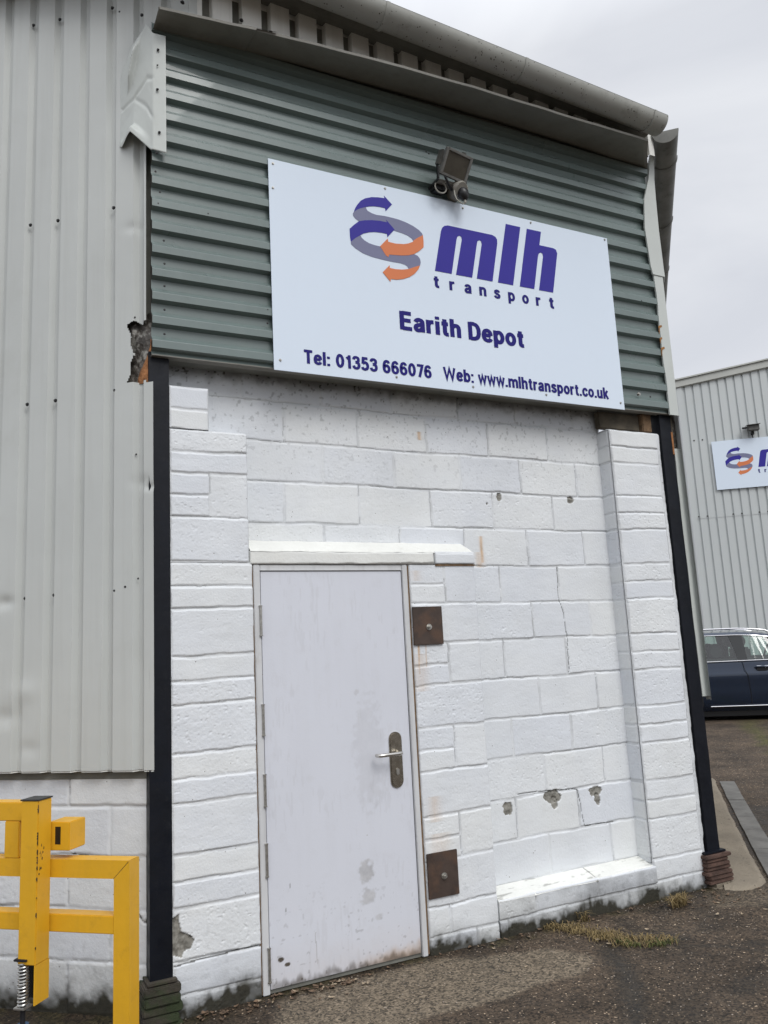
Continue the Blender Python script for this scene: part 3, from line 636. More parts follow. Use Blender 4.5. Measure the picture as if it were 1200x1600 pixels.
# torn insulation behind the hole, timber behind
nu, nv = 40, 90; U, V = np.meshgrid(np.linspace(-.03, .15, nu), np.linspace(2.66, 3.08, nv))
foil = mesh_obj('torn_insulation', LEFT(U, V, -.030+.03*(fbm(U*22, V*14, 311, 4)-.5)), grid_faces(nu, nv), M['foil'], bld, smooth=True)
nu, nv = 24, 60; T_, V = np.meshgrid(np.linspace(0, 1, nu), np.linspace(2.705, 2.93, nv))
wdt = .012+.078*sstep(2.93, 2.72, V)
mesh_obj('insulation_wool', LEFT(.001+T_*wdt, V, -.008+.010*(fbm(T_*4, V*30, 313, 3)-.5)-.02*T_**3), grid_faces(nu, nv), M['wool'], foil, smooth=True)

# green horizontal cladding
prof = []; pitch = .1267; z = 2.921-pitch
zb = z
pts = [(2.838, -.045), (2.8385, -.024)]
k = 0
zz = 2.921-.0
prof = [(2.836, .025), (2.8365, .050), (2.852, .050)]
c = 2.921-pitch
prof = [(2.8375, .030), (2.838, .0275)]
# from the bottom: trough, then for every pitch lower slope, crown, upper slope, trough
n_ = 14
for i in range(n_+1):
    top = 2.921+i*pitch
    lo = top-.013-.041-.0125
    prof += [(lo, .0245), (lo+.0105, .056), (top-.019, .056), (top-.0165, .0552), (top+.0135, .0253), (top+.015, .0245)]
prof = [(2.8375, .030)]+[p for p in prof if p[0] > 2.840]
prof = [p for p in prof if p[0] < 4.72]
def dentG(U, V): return .0014*(fbm(U*1.2, V*3, 401, 3)-.5)-.004*np.exp(-((U-3.0)**2/.01+(V-3.4)**2/.01))
def jitG(U, V):
    e = np.where(U > 3.28, .010*(fbm(V*18, U*0, 402, 3)-.5), 0); return U+e, V+.004*(fbm(U*1.5, V*0, 403, 2)-.5)
green = profile_sheet('green_cladding', MAIN, prof, -.192, 3.345, M['green'], vertical=False, step=.036, dent=dentG, vjit=jitG, label='dark green horizontal ribbed cladding above the door')
MB().box(MAIN, -.19, 3.34, 2.832, 2.8375, -.02, .031).build('drip_trim', M['flash'], green)
MB().box(MAIN, -.18, 3.3, 2.85, 4.9, -.11, .020).build('backing_board', M['fascia'], bld)
MB().box(MAIN, -.09, 3.22, 2.8425, 2.8485, -.125, .02).build('cavity_closer', M['fascia'], bld)

# upper cladding and eaves
segU = ribs(-.012, 3.30, -.012+.09, .1655, depth=.045, half=.02, slope=.008)
up = profile_sheet('eaves_cladding', MAIN, dens(segU, .04), 4.704, 4.965, M['clad_top'], step=.035, o=.17, label='grimy pale ribbed cladding under the eaves gutter')
MB().box(MAIN, -.0, 3.28, 4.72, 4.9, .02, .130).build('eaves_infill', M['fascia'], bld)
MB().box(MAIN, -.022, .022, 4.66, 5.2, .164, .1745).build('corner_strip', M['clad'], bld)
def topz(x): return 4.912-.043*(x-.4)
V = []
for x in np.linspace(-.2, 3.20, 30):
    z = topz(x); V += [MAIN(x, z+.02, .14), MAIN(x, z+.02, .205), MAIN(x, z+.03, .30), MAIN(x, z+.10, .30), MAIN(x, z+.11, .14)]
V = np.array(V); mb = MB(); mb.add(V, [(i*5+k, i*5+(k+1) % 5, i*5+5+(k+1) % 5, i*5+5+k) for i in range(29) for k in range(5)]+[(0, 1, 2, 3, 4), tuple(29*5+k for k in (4, 3, 2, 1, 0))])
mb.build('fascia', M['fascia'], bld)
# soffit flashing pieces: inner edge at the green cladding, outer lip hanging out
def flashing(x0, x1, lipy, lipz, inz, seed, name, lift=0., endcut=0.):
    nu, nv = 60, 10; U, T = np.meshgrid(np.linspace(x0, x1, nu), np.linspace(0, 1, nv))
    U = x0+(U-x0)*(1-T*endcut/(x1-x0))
    ly = np.interp(U, *lipy); lz = np.interp(U, *lipz); iz = np.interp(U, *inz)
    n = .012*(fbm(U*3, T*2, seed, 3)-.5)
    y = -.03-(ly-.03)*T; z = iz+(lz-iz)*T+n+lift
    P = np.stack([U+.0*T, y, z], -1).reshape(-1, 3); m = len(P)
    lip = np.stack([U[-1], y[-1]-.002, z[-1]+.014], -1); lip2 = np.stack([U[-1], y[-1]+.015, z[-1]+.0155], -1)
    P = np.vstack([P, lip, lip2]); rows = np.vstack([np.arange(m).reshape(nv, nu)[-1], np.arange(nu)+m, np.arange(nu)+m+nu])
    f = np.vstack([grid_faces(nu, nv)]+[np.stack([rows[i][:-1], rows[i][1:], rows[i+1][1:], rows[i+1][:-1]], -1) for i in range(2)])
    o = mesh_obj(name, P, f, M['flash'], bld, smooth=True); o.data.set_sharp_from_angle(angle=R(35))
    md = o.modifiers.new('thickness', 'SOLIDIFY'); md.thickness = .002
    return o
LY = ([-.2, .3, 1.2, 2.2, 3.05, 3.4], [.20, .25, .31, .33, .335, .30]); LZ = ([-.2, 3.4], [4.65, 4.655]); IZ = ([-.2, .5, 1.4, 2.2, 3.4], [4.66, 4.69, 4.715, 4.715, 4.69])
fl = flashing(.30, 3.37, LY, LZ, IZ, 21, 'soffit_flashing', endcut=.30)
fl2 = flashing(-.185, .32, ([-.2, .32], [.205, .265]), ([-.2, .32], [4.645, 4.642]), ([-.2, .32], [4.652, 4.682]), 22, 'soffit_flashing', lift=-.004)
MB().add([(.27, -.262, 4.654), (.43, -.275, 4.660), (.43, -.262, 4.668), (.27, -.25, 4.664)], [(0, 1, 2, 3)]).build('flashing_lap', M['fascia'], fl2)
# crumpled corner flashing
nu, nv = 60, 80; T_, V0 = np.meshgrid(np.linspace(0, 1, nu), np.linspace(0, 1, nv))
t = np.linspace(0, 1, nu)
A0 = LEFT(.188, 0, .004); B0 = LEFT(-.052, 0, .060); C0 = np.array([-.128, -.10, 0])
path = np.where(t[:, None] < .72, A0+(B0-A0)*(t[:, None]/.72), B0+(C0-B0)*((t[:, None]-.72)/.28))
bot = np.interp(t, [0, .1, .35, .6, .68, 1.], [4.03, 4.005, 4.045, 3.955, 3.925, 3.905]); top = np.interp(t, [0, .3, .5, .6, .72, 1], [4.42, 4.56, 4.63, 4.67, 4.60, 4.585])
Pz = bot+(top-bot)*V0; bul = np.maximum(0, .016*(1-np.abs(T_-.34)/.34))*(.35+.65*np.abs(V0-.42)/.58)+.030*sstep(.135, .05, V0+.25*(T_-.35)**2)*np.exp(-((T_-.33)/.2)**2)+.035*np.maximum(0, 1-np.abs(T_-(.22+.55*(V0-.55)))/.06)*sstep(.55, .7, V0)*sstep(1., .85, V0)+.004*(fbm(T_*5, V0*7, 61, 3)-.5)
crease = -.005*np.maximum(0, 1-np.abs(V0-.42+.35*(T_-.3))/.035)*(T_ < .75)-.006*np.maximum(0, 1-np.abs(V0-.50-.5*(T_-.5))/.03)*(T_ > .35)*(T_ < .75)
bul = (bul+crease)*sstep(0, .08, T_)*(1-sstep(.66, .78, T_))
nrm = np.array([-s42, -c42, 0])
P = np.dstack([np.tile(path[:, 0], (nv, 1)), np.tile(path[:, 1], (nv, 1)), Pz])+bul[..., None]*nrm
cf = mesh_obj('corner_flashing', P, grid_faces(nu, nv), M['flash_pale'], bld, smooth=True); cf['label'] = 'crumpled pale flashing at the upper left corner'
md = cf.modifiers.new('thickness', 'SOLIDIFY'); md.thickness = .0015
# gutter along the front, half round, with brackets and joints
def half_gutter(name, p0, p1, r, m, parent=bld, lip=.006, caps=(0, 1)):
    p0 = Vector(p0); p1 = Vector(p1); d = (p1-p0).normalized(); side = d.cross(Vector((0, 0, 1))).normalized(); upv = side.cross(d)
    n = 18; nl = 40; V = []; 
    for i in range(nl+1):
        c_ = p0+(p1-p0)*i/nl
        for k in range(n+1): a = math.pi*k/n; V.append(c_+side*math.cos(a)*r-upv*math.sin(a)*r)
        for k in range(n, -1, -1): a = math.pi*k/n; V.append(c_+side*math.cos(a)*(r-.004)-upv*math.sin(a)*(r-.004))
    w_ = 2*(n+1); Fc = [(i*w_+k, i*w_+(k+1) % w_, (i+1)*w_+(k+1) % w_, (i+1)*w_+k) for i in range(nl) for k in range(w_)]
    for e in caps:
        o_ = 0 if e == 0 else nl*w_; Fc.append([o_+k for k in range(n+1)])
    mb = MB(); mb.add(V, Fc); return mb.build(name, m, parent, smooth=True), d, side, upv
def bracket(p, d, side, upv, r, m, parent, wdt=.022):
    mb = MB(); n = 16; V = []
    for s_ in (-wdt/2, wdt/2):
        for rr in (r+.001, r+.0065):
            for k in range(n+1): a = math.pi*k/n; V.append(p+d*s_+side*math.cos(a)*rr-upv*math.sin(a)*rr)
    m1 = n+1
    Fc = [(k, k+1, m1+k+1, m1+k) for k in range(n)]+[(2*m1+k, 3*m1+k, 3*m1+k+1, 2*m1+k+1) for k in range(n)]+[(m1+k, m1+k+1, 3*m1+k+1, 3*m1+k) for k in range(n)]
    mb.add(V, Fc); return mb.build('gutter_bracket', m, parent, smooth=True)
g1, d, sd_, uv = half_gutter('gutter', (-.3, -.375, 4.978), (3.145, -.375, 4.788), .086, M['gutter'])
# shallow: rim raised so that the outer face reads tall
p0 = Vector((-.3, -.375, 4.978)); p1 = Vector((3.145, -.375, 4.788))
for x in (1.03, 1.98, 3.03):
    t = (x+.3)/3.445; bracket(p0+(p1-p0)*t, d, sd_, uv, .086, M['gutter'], g1)
g1['label'] = 'grey half round gutter along the front eaves'
# closed upper lip (the gutter's top is roofed by the sheet edge)
MB().add([MAIN(-.3, 4.983, .459), MAIN(3.145, 4.793, .459), MAIN(3.145, 4.86, .20), MAIN(-.3, 5.04, .20)], [(0, 1, 2, 3)]).build('roof_edge', M['fascia'], bld)
MB().add([MAIN(-.3, 5.045, .25), MAIN(3.2, 4.865, .25), (3.2+3*s44, 3.2, 5.4), (-3.5, 3.5, 5.6)], [(0, 1, 2, 3)]).build('roof', M['fascia'], bld)
# gutter along the right flank
e0 = Vector((3.345, -.245, 4.868)); gd = Vector((s44, c44, 0))
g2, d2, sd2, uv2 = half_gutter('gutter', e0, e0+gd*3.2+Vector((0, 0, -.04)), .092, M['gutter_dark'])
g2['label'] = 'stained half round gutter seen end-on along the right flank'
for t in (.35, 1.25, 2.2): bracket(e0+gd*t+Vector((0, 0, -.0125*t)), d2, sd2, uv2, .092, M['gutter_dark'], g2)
# right flank cladding and corner trims
segR = dens(ribs(-.0, 3.4, .11, .1665), .05)
profile_sheet('side_cladding', RIGHT, segR, .90, 4.85, M['clad'], step=.1, o=.06, label='pale ribbed cladding on the right flank')
MB().box(RIGHT, .02, 3.4, -.2, .95, -.3, -.02).build('side_block_wall', M['white'] if False else M['concrete'], bld)
def trim(name, L_, m=M['flash_pale'], oo=.06, th=.002, back=.10, label=None):
    # L_ = list of (v, u_left, u_right) in MAIN; face strip with a return along the flank
    mb = MB(); V = []
    for v, a, b in L_: V += [MAIN(a, v, oo), MAIN(b, v, oo), tuple(np.array(MAIN(b, v, oo))+np.array([s44, c44, 0])*back), MAIN(a, v, oo-.012)]
    Fc = []
    for i in range(len(L_)-1):
        for k in ((0, 1), (1, 2), (3, 0)): Fc.append((i*4+k[0], i*4+k[1], i*4+4+k[1], i*4+4+k[0]))
    mb.add(V, Fc); o = mb.build(name, m, bld, label=label); md = o.modifiers.new('thickness', 'SOLIDIFY'); md.thickness = th; return o
trim('corner_trim', [(3.845, 3.265, 3.378), (3.90, 3.252, 3.376), (4.2, 3.236, 3.372), (4.42, 3.262, 3.378), (4.60, 3.33, 3.386), (4.80, 3.372, 3.412)], oo=.064, label='pale corner flashing at the upper right')
rj = [(v, 3.276+.004*math.sin(v*9)+(.003 if int(v*7) % 2 else 0), 3.362) for v in np.linspace(2.82, 3.85, 22)]
trim('corner_trim', rj, oo=.058, label='pale corner strip beside the green cladding')
rj = [(v, 3.342+.006*(fbm(np.array([v*4.]), np.array([1.]), 77, 3)[0]-.5)*2, 3.415) for v in np.linspace(.925, 2.60, 40)]
trim('corner_trim', rj, oo=-.0, label='pale corner strip beside the right-hand black post', back=.14)
MB().box(MAIN, 3.305, 3.355, 2.60, 2.88, -.03, .0, .004).build('rotten_timber', M['timber'], bld)
MB().box(MAIN, 3.345, 3.40, 2.60, 3.02, -.04, -.015, .004).build('rotten_timber', M['foil'], bld)
MB().box(MAIN, 3.318, 3.345, 2.55, 2.72, -.02, .006, .006).build('insulation_wool', M['wool'], bld)
for v, q in ((3.46, 1.), (3.37, .7), (3.30, 1.1)): MB().prism(MAIN, [(3.262, v), (3.262+.03*q, v+.012), (3.262+.035*q, v), (3.262+.012*q, v-.014), (3.266, v-.05*q), (3.262, v-.06*q)], .0585, .0602).build('rust_spot', M['rust2'], bld)
# screws -----------------------------------------------------------------
def screw_at(P, n, r, parent, proto=[None], m='screw'):
    key = m
    if not isinstance(proto[0], dict): proto[0] = {}
    if key not in proto[0]:
        mb = MB().tube([(0, 0, 0), (0, 0, .3)], [1.35, 1.25], 14).tube([(0, 0, .25), (0, 0, 1.1)], [.85, .8], 6)
        o = mesh_obj('screw', mb.v, mb.f, M[m]); proto[0][key] = o
    else: o = proto[0][key].copy(); COL.objects.link(o)
    o.parent = parent; o.scale = (r, r, r); o.location = Vector(P)-Vector(base_of(parent)); o.rotation_euler = Vector(n).to_track_quat('Z', 'Y').to_euler(); return o
nL = (-s42, -c42, 0)
for u, v in ((53, 40), (94, 31), (176, 13), (188, 20), (222, 24), (48, 352), (91, 345), (178, 325), (43, 632), (87, 626), (180, 610), (40, 935), (85, 930), (180, 923), (197, 917)):
    screw_at(on(u, v, (-.19, 0, 0), nL)+np.array(nL)*.001, nL, .0075, side)
for u, v in ((192, 313), (211, 496), (195, 600), (58, 1064), (213, 710), (216, 904), (240, 1176), (203, 1175), (207, 762), (195, 454), (145, 137)):
    screw_at(on(u, v, (-.19, 0, 0), nL)+np.array(nL)*.001, nL, .0038, side)
for u, v in ((247, 78), (245, 239), (249, 207), (246, 102), (246, 140)):
    screw_at(onY(u, v, -.094), (-.6, -.8, 0), .006 if v != 102 else .004, cf)
for u, v in ((285, 4), (377, 32), (423, 51), (550, 90)): screw_at(onY(u, v, -.172), (0, -1, 0), .0085, up)
for u, v in ((243, 268), (325, 334), (256, 376), (247, 318), (257, 412), (257, 447), (257, 484), (257, 522), (418, 484), (418, 505), (996, 617), (1002, 470), (666, 237), (670, 240), (250, 300), (1016, 620)):
    P_ = onY(u, v, -.053); screw_at(P_, (0, -1, 0), .0045, green)
screw_at(onY(998, 616, -.054), (0, -1, 0), .010, green, m='bolt')

# ------------------------------------------------------------------ sign boards
LOGO = {
    'blue1': [(0.51, 1.01),(0.52, 1.037),(0.536, 1.063),(0.558, 1.091),(0.588, 1.113),(0.63, 1.13),(0.672, 1.138),(0.715, 1.142),(0.712, 1.158),(0.763, 1.112),(0.718, 1.059),(0.715, 1.078),(0.679, 1.078),(0.648, 1.075),(0.616, 1.068),(0.59, 1.059),(0.553, 1.042),(0.527, 1.026)],
    'gray1': [(0.51, 1.01),(0.527, 1.026),(0.553, 1.042),(0.59, 1.059),(0.592, 1.048),(0.599, 1.037),(0.625, 1.027),(0.656, 1.023),(0.708, 1.027),(0.761, 1.026),(0.803, 1.024),(0.851, 1.016),(0.899, 1.002),(0.937, 0.984),(0.957, 0.967),(0.962, 0.955),(0.928, 0.933),(0.893, 0.906),(0.883, 0.919),(0.857, 0.932),(0.82, 0.94),(0.771, 0.945),(0.746, 0.945),(0.705, 0.968),(0.663, 0.974),(0.57, 0.96),(0.539, 0.958),(0.519, 0.969),(0.505, 0.984),(0.503, 0.998)],
    'blue2': [(0.478, 0.899),(0.507, 0.929),(0.539, 0.958),(0.575, 0.971),(0.622, 0.982),(0.674, 0.989),(0.722, 0.989),(0.717, 1.005),(0.771, 0.953),(0.72, 0.894),(0.718, 0.915),(0.681, 0.915),(0.639, 0.911),(0.602, 0.902),(0.566, 0.887),(0.545, 0.872),(0.513, 0.849),(0.482, 0.82),(0.478, 0.852)],
    'gray2': [(0.482, 0.82),(0.513, 0.849),(0.545, 0.872),(0.552, 0.859),(0.569, 0.845),(0.599, 0.833),(0.634, 0.828),(0.668, 0.827),(0.71, 0.792),(0.769, 0.803),(0.823, 0.813),(0.893, 0.82),(0.917, 0.815),(0.932, 0.798),(0.936, 0.775),(0.929, 0.754),(0.904, 0.744),(0.851, 0.718),(0.844, 0.731),(0.829, 0.741),(0.797, 0.745),(0.734, 0.744),(0.676, 0.746),(0.61, 0.751),(0.554, 0.763),(0.51, 0.784),(0.483, 0.804)],
    'orange1': [(0.668, 0.827),(0.721, 0.886),(0.724, 0.866),(0.773, 0.864),(0.826, 0.871),(0.859, 0.882),(0.893, 0.9),(0.893, 0.906),(0.928, 0.933),(0.962, 0.955),(0.964, 0.917),(0.962, 0.878),(0.933, 0.849),(0.893, 0.82),(0.854, 0.805),(0.8, 0.794),(0.726, 0.786),(0.719, 0.769),(0.704, 0.776)],
    'orange2': [(0.676, 0.667),(0.724, 0.719),(0.725, 0.702),(0.763, 0.701),(0.805, 0.706),(0.851, 0.718),(0.904, 0.744),(0.929, 0.754),(0.917, 0.729),(0.89, 0.696),(0.856, 0.67),(0.812, 0.649),(0.769, 0.637),(0.727, 0.634),(0.724, 0.616)],
    'm': [(1.031, 0.739),(1.092, 1.008),(1.102, 1.032),(1.119, 1.048),(1.144, 1.056),(1.469, 1.058),(1.494, 1.05),(1.505, 1.033),(1.504, 1.006),(1.445, 0.74),(1.329, 0.74),(1.385, 0.979),(1.381, 0.998),(1.37, 1.003),(1.356, 0.995),(1.349, 0.976),(1.295, 0.74),(1.179, 0.739),(1.239, 0.981),(1.236, 0.999),(1.223, 1.004),(1.207, 0.993),(1.2, 0.973),(1.148, 0.739)],
    'l': [(1.583, 1.157),(1.696, 1.157),(1.601, 0.741),(1.486, 0.741)],
    'h': [(1.748, 1.157),(1.862, 1.158),(1.839, 1.060),(1.951, 1.060),(1.973, 1.053),(1.981, 1.027),(1.917, 0.743),(1.804, 0.742),(1.861, 0.985),(1.858, 1.004),(1.843, 1.009),(1.827, 0.998),(1.819, 0.977),(1.766, 0.743),(1.653, 0.742)],
}
def tri_poly(fr, poly, o, th=.0008):
    from mathutils.geometry import tessellate_polygon
    tr = tessellate_polygon([[Vector((a, b, 0)) for a, b in poly]]); n = len(poly)
    V = [fr(a, b, o+th) for a, b in poly]+[fr(a, b, o) for a, b in poly]
    return V, [tuple(t) for t in tr]+[(i, (i+1) % n, n+(i+1) % n, n+i) for i in range(n)]
O_ = lambda cx, cy, rx, ry: ('o', [(cx+rx*math.cos(a), cy+ry*math.sin(a)) for a in np.linspace(0, 2*math.pi, 29)[:-1]])
L_n = ('s', [(.09, .48), (.15, .59), (.27, .65), (.38, .62), (.43, .50), (.43, .30), (.43, 0)])
GLYPH = {
 'E': (.58, [('l', [(.09, 0), (.09, 1)]), ('l', [(.12, .915), (.54, .915)]), ('l', [(.12, .52), (.51, .52)]), ('l', [(.12, .085), (.56, .085)])]),
 'D': (.62, [('l', [(.09, 0), (.09, 1)]), ('s', [(.10, .915), (.28, .915), (.44, .84), (.52, .66), (.53, .50), (.52, .34), (.44, .16), (.28, .085), (.10, .085)])]),
 'T': (.56, [('l', [(.0, .915), (.56, .915)]), ('l', [(.28, 0), (.28, .9)])]),
 'W': (1.0, [('l', [(.07, 1), (.27, .08), (.50, .90), (.73, .08), (.93, 1)])]),
 'w': (.72, [('l', [(.06, .74), (.20, .06), (.36, .68), (.52, .06), (.66, .74)])]),
 '0': (.56, [O_(.28, .5, .19, .415)]), 'o': (.56, [O_(.28, .37, .19, .285)]),
 '1': (.42, [('l', [(.29, 0), (.29, 1)]), ('l', [(.29, .86), (.09, .74)])]),
 '3': (.54, [('s', [(.09, .74), (.14, .87), (.27, .915), (.40, .86), (.43, .73), (.38, .59), (.22, .54)]), ('s', [(.22, .54), (.40, .49), (.46, .34), (.42, .16), (.28, .085), (.14, .13), (.08, .27)])]),
 '5': (.54, [('l', [(.47, .915), (.16, .915), (.12, .50)]), ('s', [(.12, .50), (.24, .60), (.39, .56), (.46, .37), (.42, .17), (.28, .085), (.14, .12), (.08, .24)])]),
 '6': (.55, [('s', [(.45, .76), (.39, .88), (.28, .915), (.16, .83), (.10, .62), (.09, .40), (.13, .18), (.27, .085), (.41, .15), (.46, .32), (.41, .50), (.28, .575), (.13, .47)])]),
 '7': (.50, [('l', [(.04, .915), (.44, .915), (.20, 0)])]),
 'e': (.55, [('l', [(.12, .385), (.46, .385)]), ('s', [(.46, .385), (.44, .55), (.36, .64), (.27, .66), (.15, .59), (.09, .37), (.14, .16), (.28, .085), (.41, .12), (.47, .21)])]),
 'a': (.54, [('s', [(.09, .52), (.15, .62), (.27, .66), (.39, .61), (.42, .50), (.42, .30), (.42, 0)]), ('s', [(.42, .41), (.27, .38), (.12, .31), (.09, .19), (.15, .09), (.26, .09), (.37, .15), (.42, .26)])]),
 'b': (.56, [('l', [(.09, 0), (.09, 1)]), O_(.28, .37, .185, .285)]), 'p': (.56, [('l', [(.09, -.24), (.09, .74)]), O_(.28, .37, .185, .285)]),
 'c': (.52, [('s', [(.46, .48), (.40, .61), (.28, .66), (.14, .58), (.09, .37), (.14, .16), (.28, .085), (.40, .13), (.46, .27)])]),
 'h': (.54, [('l', [(.09, 0), (.09, 1)]), L_n]), 'n': (.54, [('l', [(.09, 0), (.09, .74)]), L_n]),
 'm': (.86, [('l', [(.09, 0), (.09, .74)]), L_n, ('s', [(.43, .48), (.49, .59), (.61, .65), (.72, .62), (.76, .50), (.76, .30), (.76, 0)])]),
 'i': (.20, [('l', [(.09, 0), (.09, .74)]), ('l', [(.09, .84), (.09, 1.0)])]), 'l': (.20, [('l', [(.09, 0), (.09, 1)])]),
 'k': (.54, [('l', [(.09, 0), (.09, 1)]), ('l', [(.12, .28), (.44, .74)]), ('l', [(.23, .44), (.46, 0)])]),
 'r': (.38, [('l', [(.09, 0), (.09, .74)]), ('s', [(.09, .44), (.14, .57), (.23, .64), (.36, .65)])]),
 's': (.50, [('s', [(.42, .53), (.36, .63), (.25, .66), (.13, .61), (.11, .49), (.21, .41), (.34, .34), (.42, .25), (.39, .13), (.27, .085), (.13, .12), (.07, .23)])]),
 't': (.38, [('s', [(.18, .92), (.18, .60), (.18, .30), (.19, .15), (.25, .09), (.36, .09)]), ('l', [(.02, .665), (.35, .665)])]),
 'u': (.54, [('s', [(.09, .74), (.09, .45), (.09, .25), (.14, .12), (.24, .09), (.36, .14), (.43, .26)]), ('l', [(.43, 0), (.43, .74)])]),
 '.': (.20, [('l', [(.09, 0), (.09, .17)])]), ':': (.22, [('l', [(.10, 0), (.10, .17)]), ('l', [(.10, .53), (.10, .70)])]), ' ': (.24, []),
}
def catmull(P, n=6):
    P = [P[0]]+P+[P[-1]]; out = []
    for a, b, c, d in zip(P[:-3], P[1:-2], P[2:-1], P[3:]):
        for i in range(n):
            t = i/n; out.append(tuple(.5*(2*b[k]+(c[k]-a[k])*t+(2*a[k]-5*b[k]+4*c[k]-d[k])*t*t+(3*b[k]-a[k]-3*c[k]+d[k])*t**3) for k in (0, 1)))
    return out+[P[-2]]
def stroke(P, w_, closed):
    P = np.array(P); n = len(P); V = []
    for i in range(n):
        a = P[i-1] if (i or closed) else P[i]; b = P[(i+1) % n] if (i < n-1 or closed) else P[i]
        d1 = P[i]-a; d2 = b-P[i]; d1 = d1/(np.linalg.norm(d1) or 1); d2 = d2/(np.linalg.norm(d2) or 1)
        if not d1.any(): d1 = d2
        if not d2.any(): d2 = d1
        t = d1+d2; t = t/(np.linalg.norm(t) or 1); m = np.array([-t[1], t[0]]); sc = w_/2/max(.35, abs(m@np.array([-d1[1], d1[0]])))
        V += [P[i]+m*sc, P[i]-m*sc]
    m = n if closed else n-1
    return V, [(2*i, 2*i+1, (2*i+3) % (2*n), (2*i+2) % (2*n)) for i in range(m)]
def text_mesh(fr, s, u0, u1, base, cap, o, wt_=.17, gap=.075):
    V = []; Fc = []; x = 0; k = 0
    for ch in s:
        adv, st_ = GLYPH[ch]
        for kind, P in st_:
            Q = P if kind in 'lo' else catmull(P); vs, fs = stroke([(a+x, b) for a, b in Q], wt_*(.95 if ch == 'W' else .92 if ch == 'w' else 1), kind == 'o')
            b0 = len(V); V += [(v[0], v[1], k*.00009) for v in vs]; Fc += [tuple(q+b0 for q in f) for f in fs]; k = (k+1) % 5
        x += adv+gap
    xs = [v[0] for v in V]; a, b = min(xs), max(xs)
    return [fr(u0+(v[0]-a)/(b-a)*(u1-u0), base+v[1]*cap, o+v[2]) for v in V], Fc
def sign_board(fr, root, W, H, full=True, k=1., du=0., dv=0.):
    bd = MB().box(fr, 0, W, 0, H, -.004, 0, .001).build('board', M['sign'], root)
    nz_ = .0012
    def part(name, keys, m, oo=nz_):
        mb = MB()
        for q_ in keys: mb.add(*tri_poly(fr, [((a-.478)*k+.478+du, (b-.616)*k+.616+dv) for a, b in LOGO[q_]], oo))
        return mesh_obj(name, mb.v, mb.f, M[m], root)
    part('logo_arrow', ['gray1', 'gray2'], 'greyv', .0006); part('logo_arrow', ['blue1', 'blue2'], 'royal', .0012); part('logo_arrow', ['orange1', 'orange2'], 'orange', .0018)
    for q_ in 'mlh': part('lettering', [q_], 'royal')
    def txt(*a, **k): V, Fc = text_mesh(fr, *a, **k); mesh_obj('lettering', V, Fc, M['navy'], root)
    # the word under the logo: letters set one by one, wide apart
    xs = np.linspace(1.018, 1.878, 9)
    for ch, x in zip('transport', xs):
        wd = {'t': .036, 'r': .037, 'a': .050, 'n': .052, 's': .049, 'p': .052, 'o': .052}[ch]
        x = (x-.478)*k+.478+du; V, Fc = text_mesh(fr, ch, x, x+wd*k, (.632-.616)*k+.616+dv, .078*k, .0018, wt_=.20); mesh_obj('lettering', V, Fc, M['navy'], root)
    if not full: return bd
    txt('Earith Depot', .770, 1.648, .333, .113, .0018, wt_=.215)
    txt('Tel: 01353 666076', .171, .962, .056, .077, .0018, wt_=.20)
    txt('Web: www.mlhtransport.co.uk', 1.041, 2.302, .060, .077, .0018, wt_=.20)
    return bd
root = thing('company_sign', 'large white company sign with blue and orange logo on green cladding above the door', 'sign', (.4331, -.06, 2.8147), group='white company signs')
SF = Frame((.4331, -.064, 2.8147), (1, 0, 0), (0, -1, 0))
bd = sign_board(SF, root, 2.432, 1.225)
for (u, v) in [(0.028, 1.198), (0.024, 1.051), (0.723, 1.207), (1.264, 1.198), (1.785, 1.207), (2.410, 1.210), (0.036, 0.057), (0.73, 0.040), (1.245, 0.035), (1.788, 0.040), (2.400, 0.045)]:
    screw_at(SF(u, v, 0), (0, -1, 0), .0060, root, m='bolt')
for u in (.15, .9, 1.6, 2.3):
    MB().box(SF, u-.02, u+.02, .02, 1.19, -.012, -.0045).build('spacer', M['sign_edge'], root)

# ------------------------------------------------------------------ floodlight above the sign
fl_ = thing('floodlight', 'old square floodlight with motion sensor and looped cable above the large sign', 'floodlight', (1.58, -.06, 4.1), group='floodlights on the walls')
# tilted lamp head: local frame
hc = np.array([1.578, -.20, 4.190]); til = R(28); rl = R(-9)
ox = np.array([math.cos(rl), 0, math.sin(rl)]); on_ = np.array([.05, -math.cos(til), -math.sin(til)]); on_ /= np.linalg.norm(on_); ox = ox-on_*(ox@on_); ox /= np.linalg.norm(ox); oz = np.cross(ox, -on_); oz = oz if oz[2] > 0 else -oz
HF = Frame(hc, ox, on_); HF.v = oz
w2, h2 = .092, .074
mb = MB().box(HF, -w2, w2, -h2, h2, -.016, .0, .003); mf = MB()
for a, b, c_, d_ in ((-w2-.006, -w2+.012, -h2-.004, h2+.004), (w2-.012, w2+.006, -h2-.004, h2+.004), (-w2, w2, h2-.010, h2+.005), (-w2, w2, -h2-.005, -h2+.010)): mf.box(HF, a, b, c_, d_, -.012, .012, .002)
mf.build('lamp_frame', M['lampframe'], fl_)
V = [HF(a, b, -.016) for a, b in ((-w2, -h2), (w2, -h2), (w2, h2), (-w2, h2))]+[HF(a*.55, b*.55, -.085) for a, b in ((-w2, -h2), (w2, -h2), (w2, h2), (-w2, h2))]
mb.add(V, [(0, 1, 5, 4), (1, 2, 6, 5), (2, 3, 7, 6), (3, 0, 4, 7), (4, 5, 6, 7)])
for i in range(6): mb.box(HF, -.05+i*.018, -.044+i*.018, -.05, .05, -.11, -.05)
mb.box(HF, .02, .045, h2, h2+.016, -.015, .006, .003).box(HF, -w2-.02, -w2-.004, -.03, .06, -.06, -.01, .004)
mb.build('lamp_head', M['lamp'], fl_)
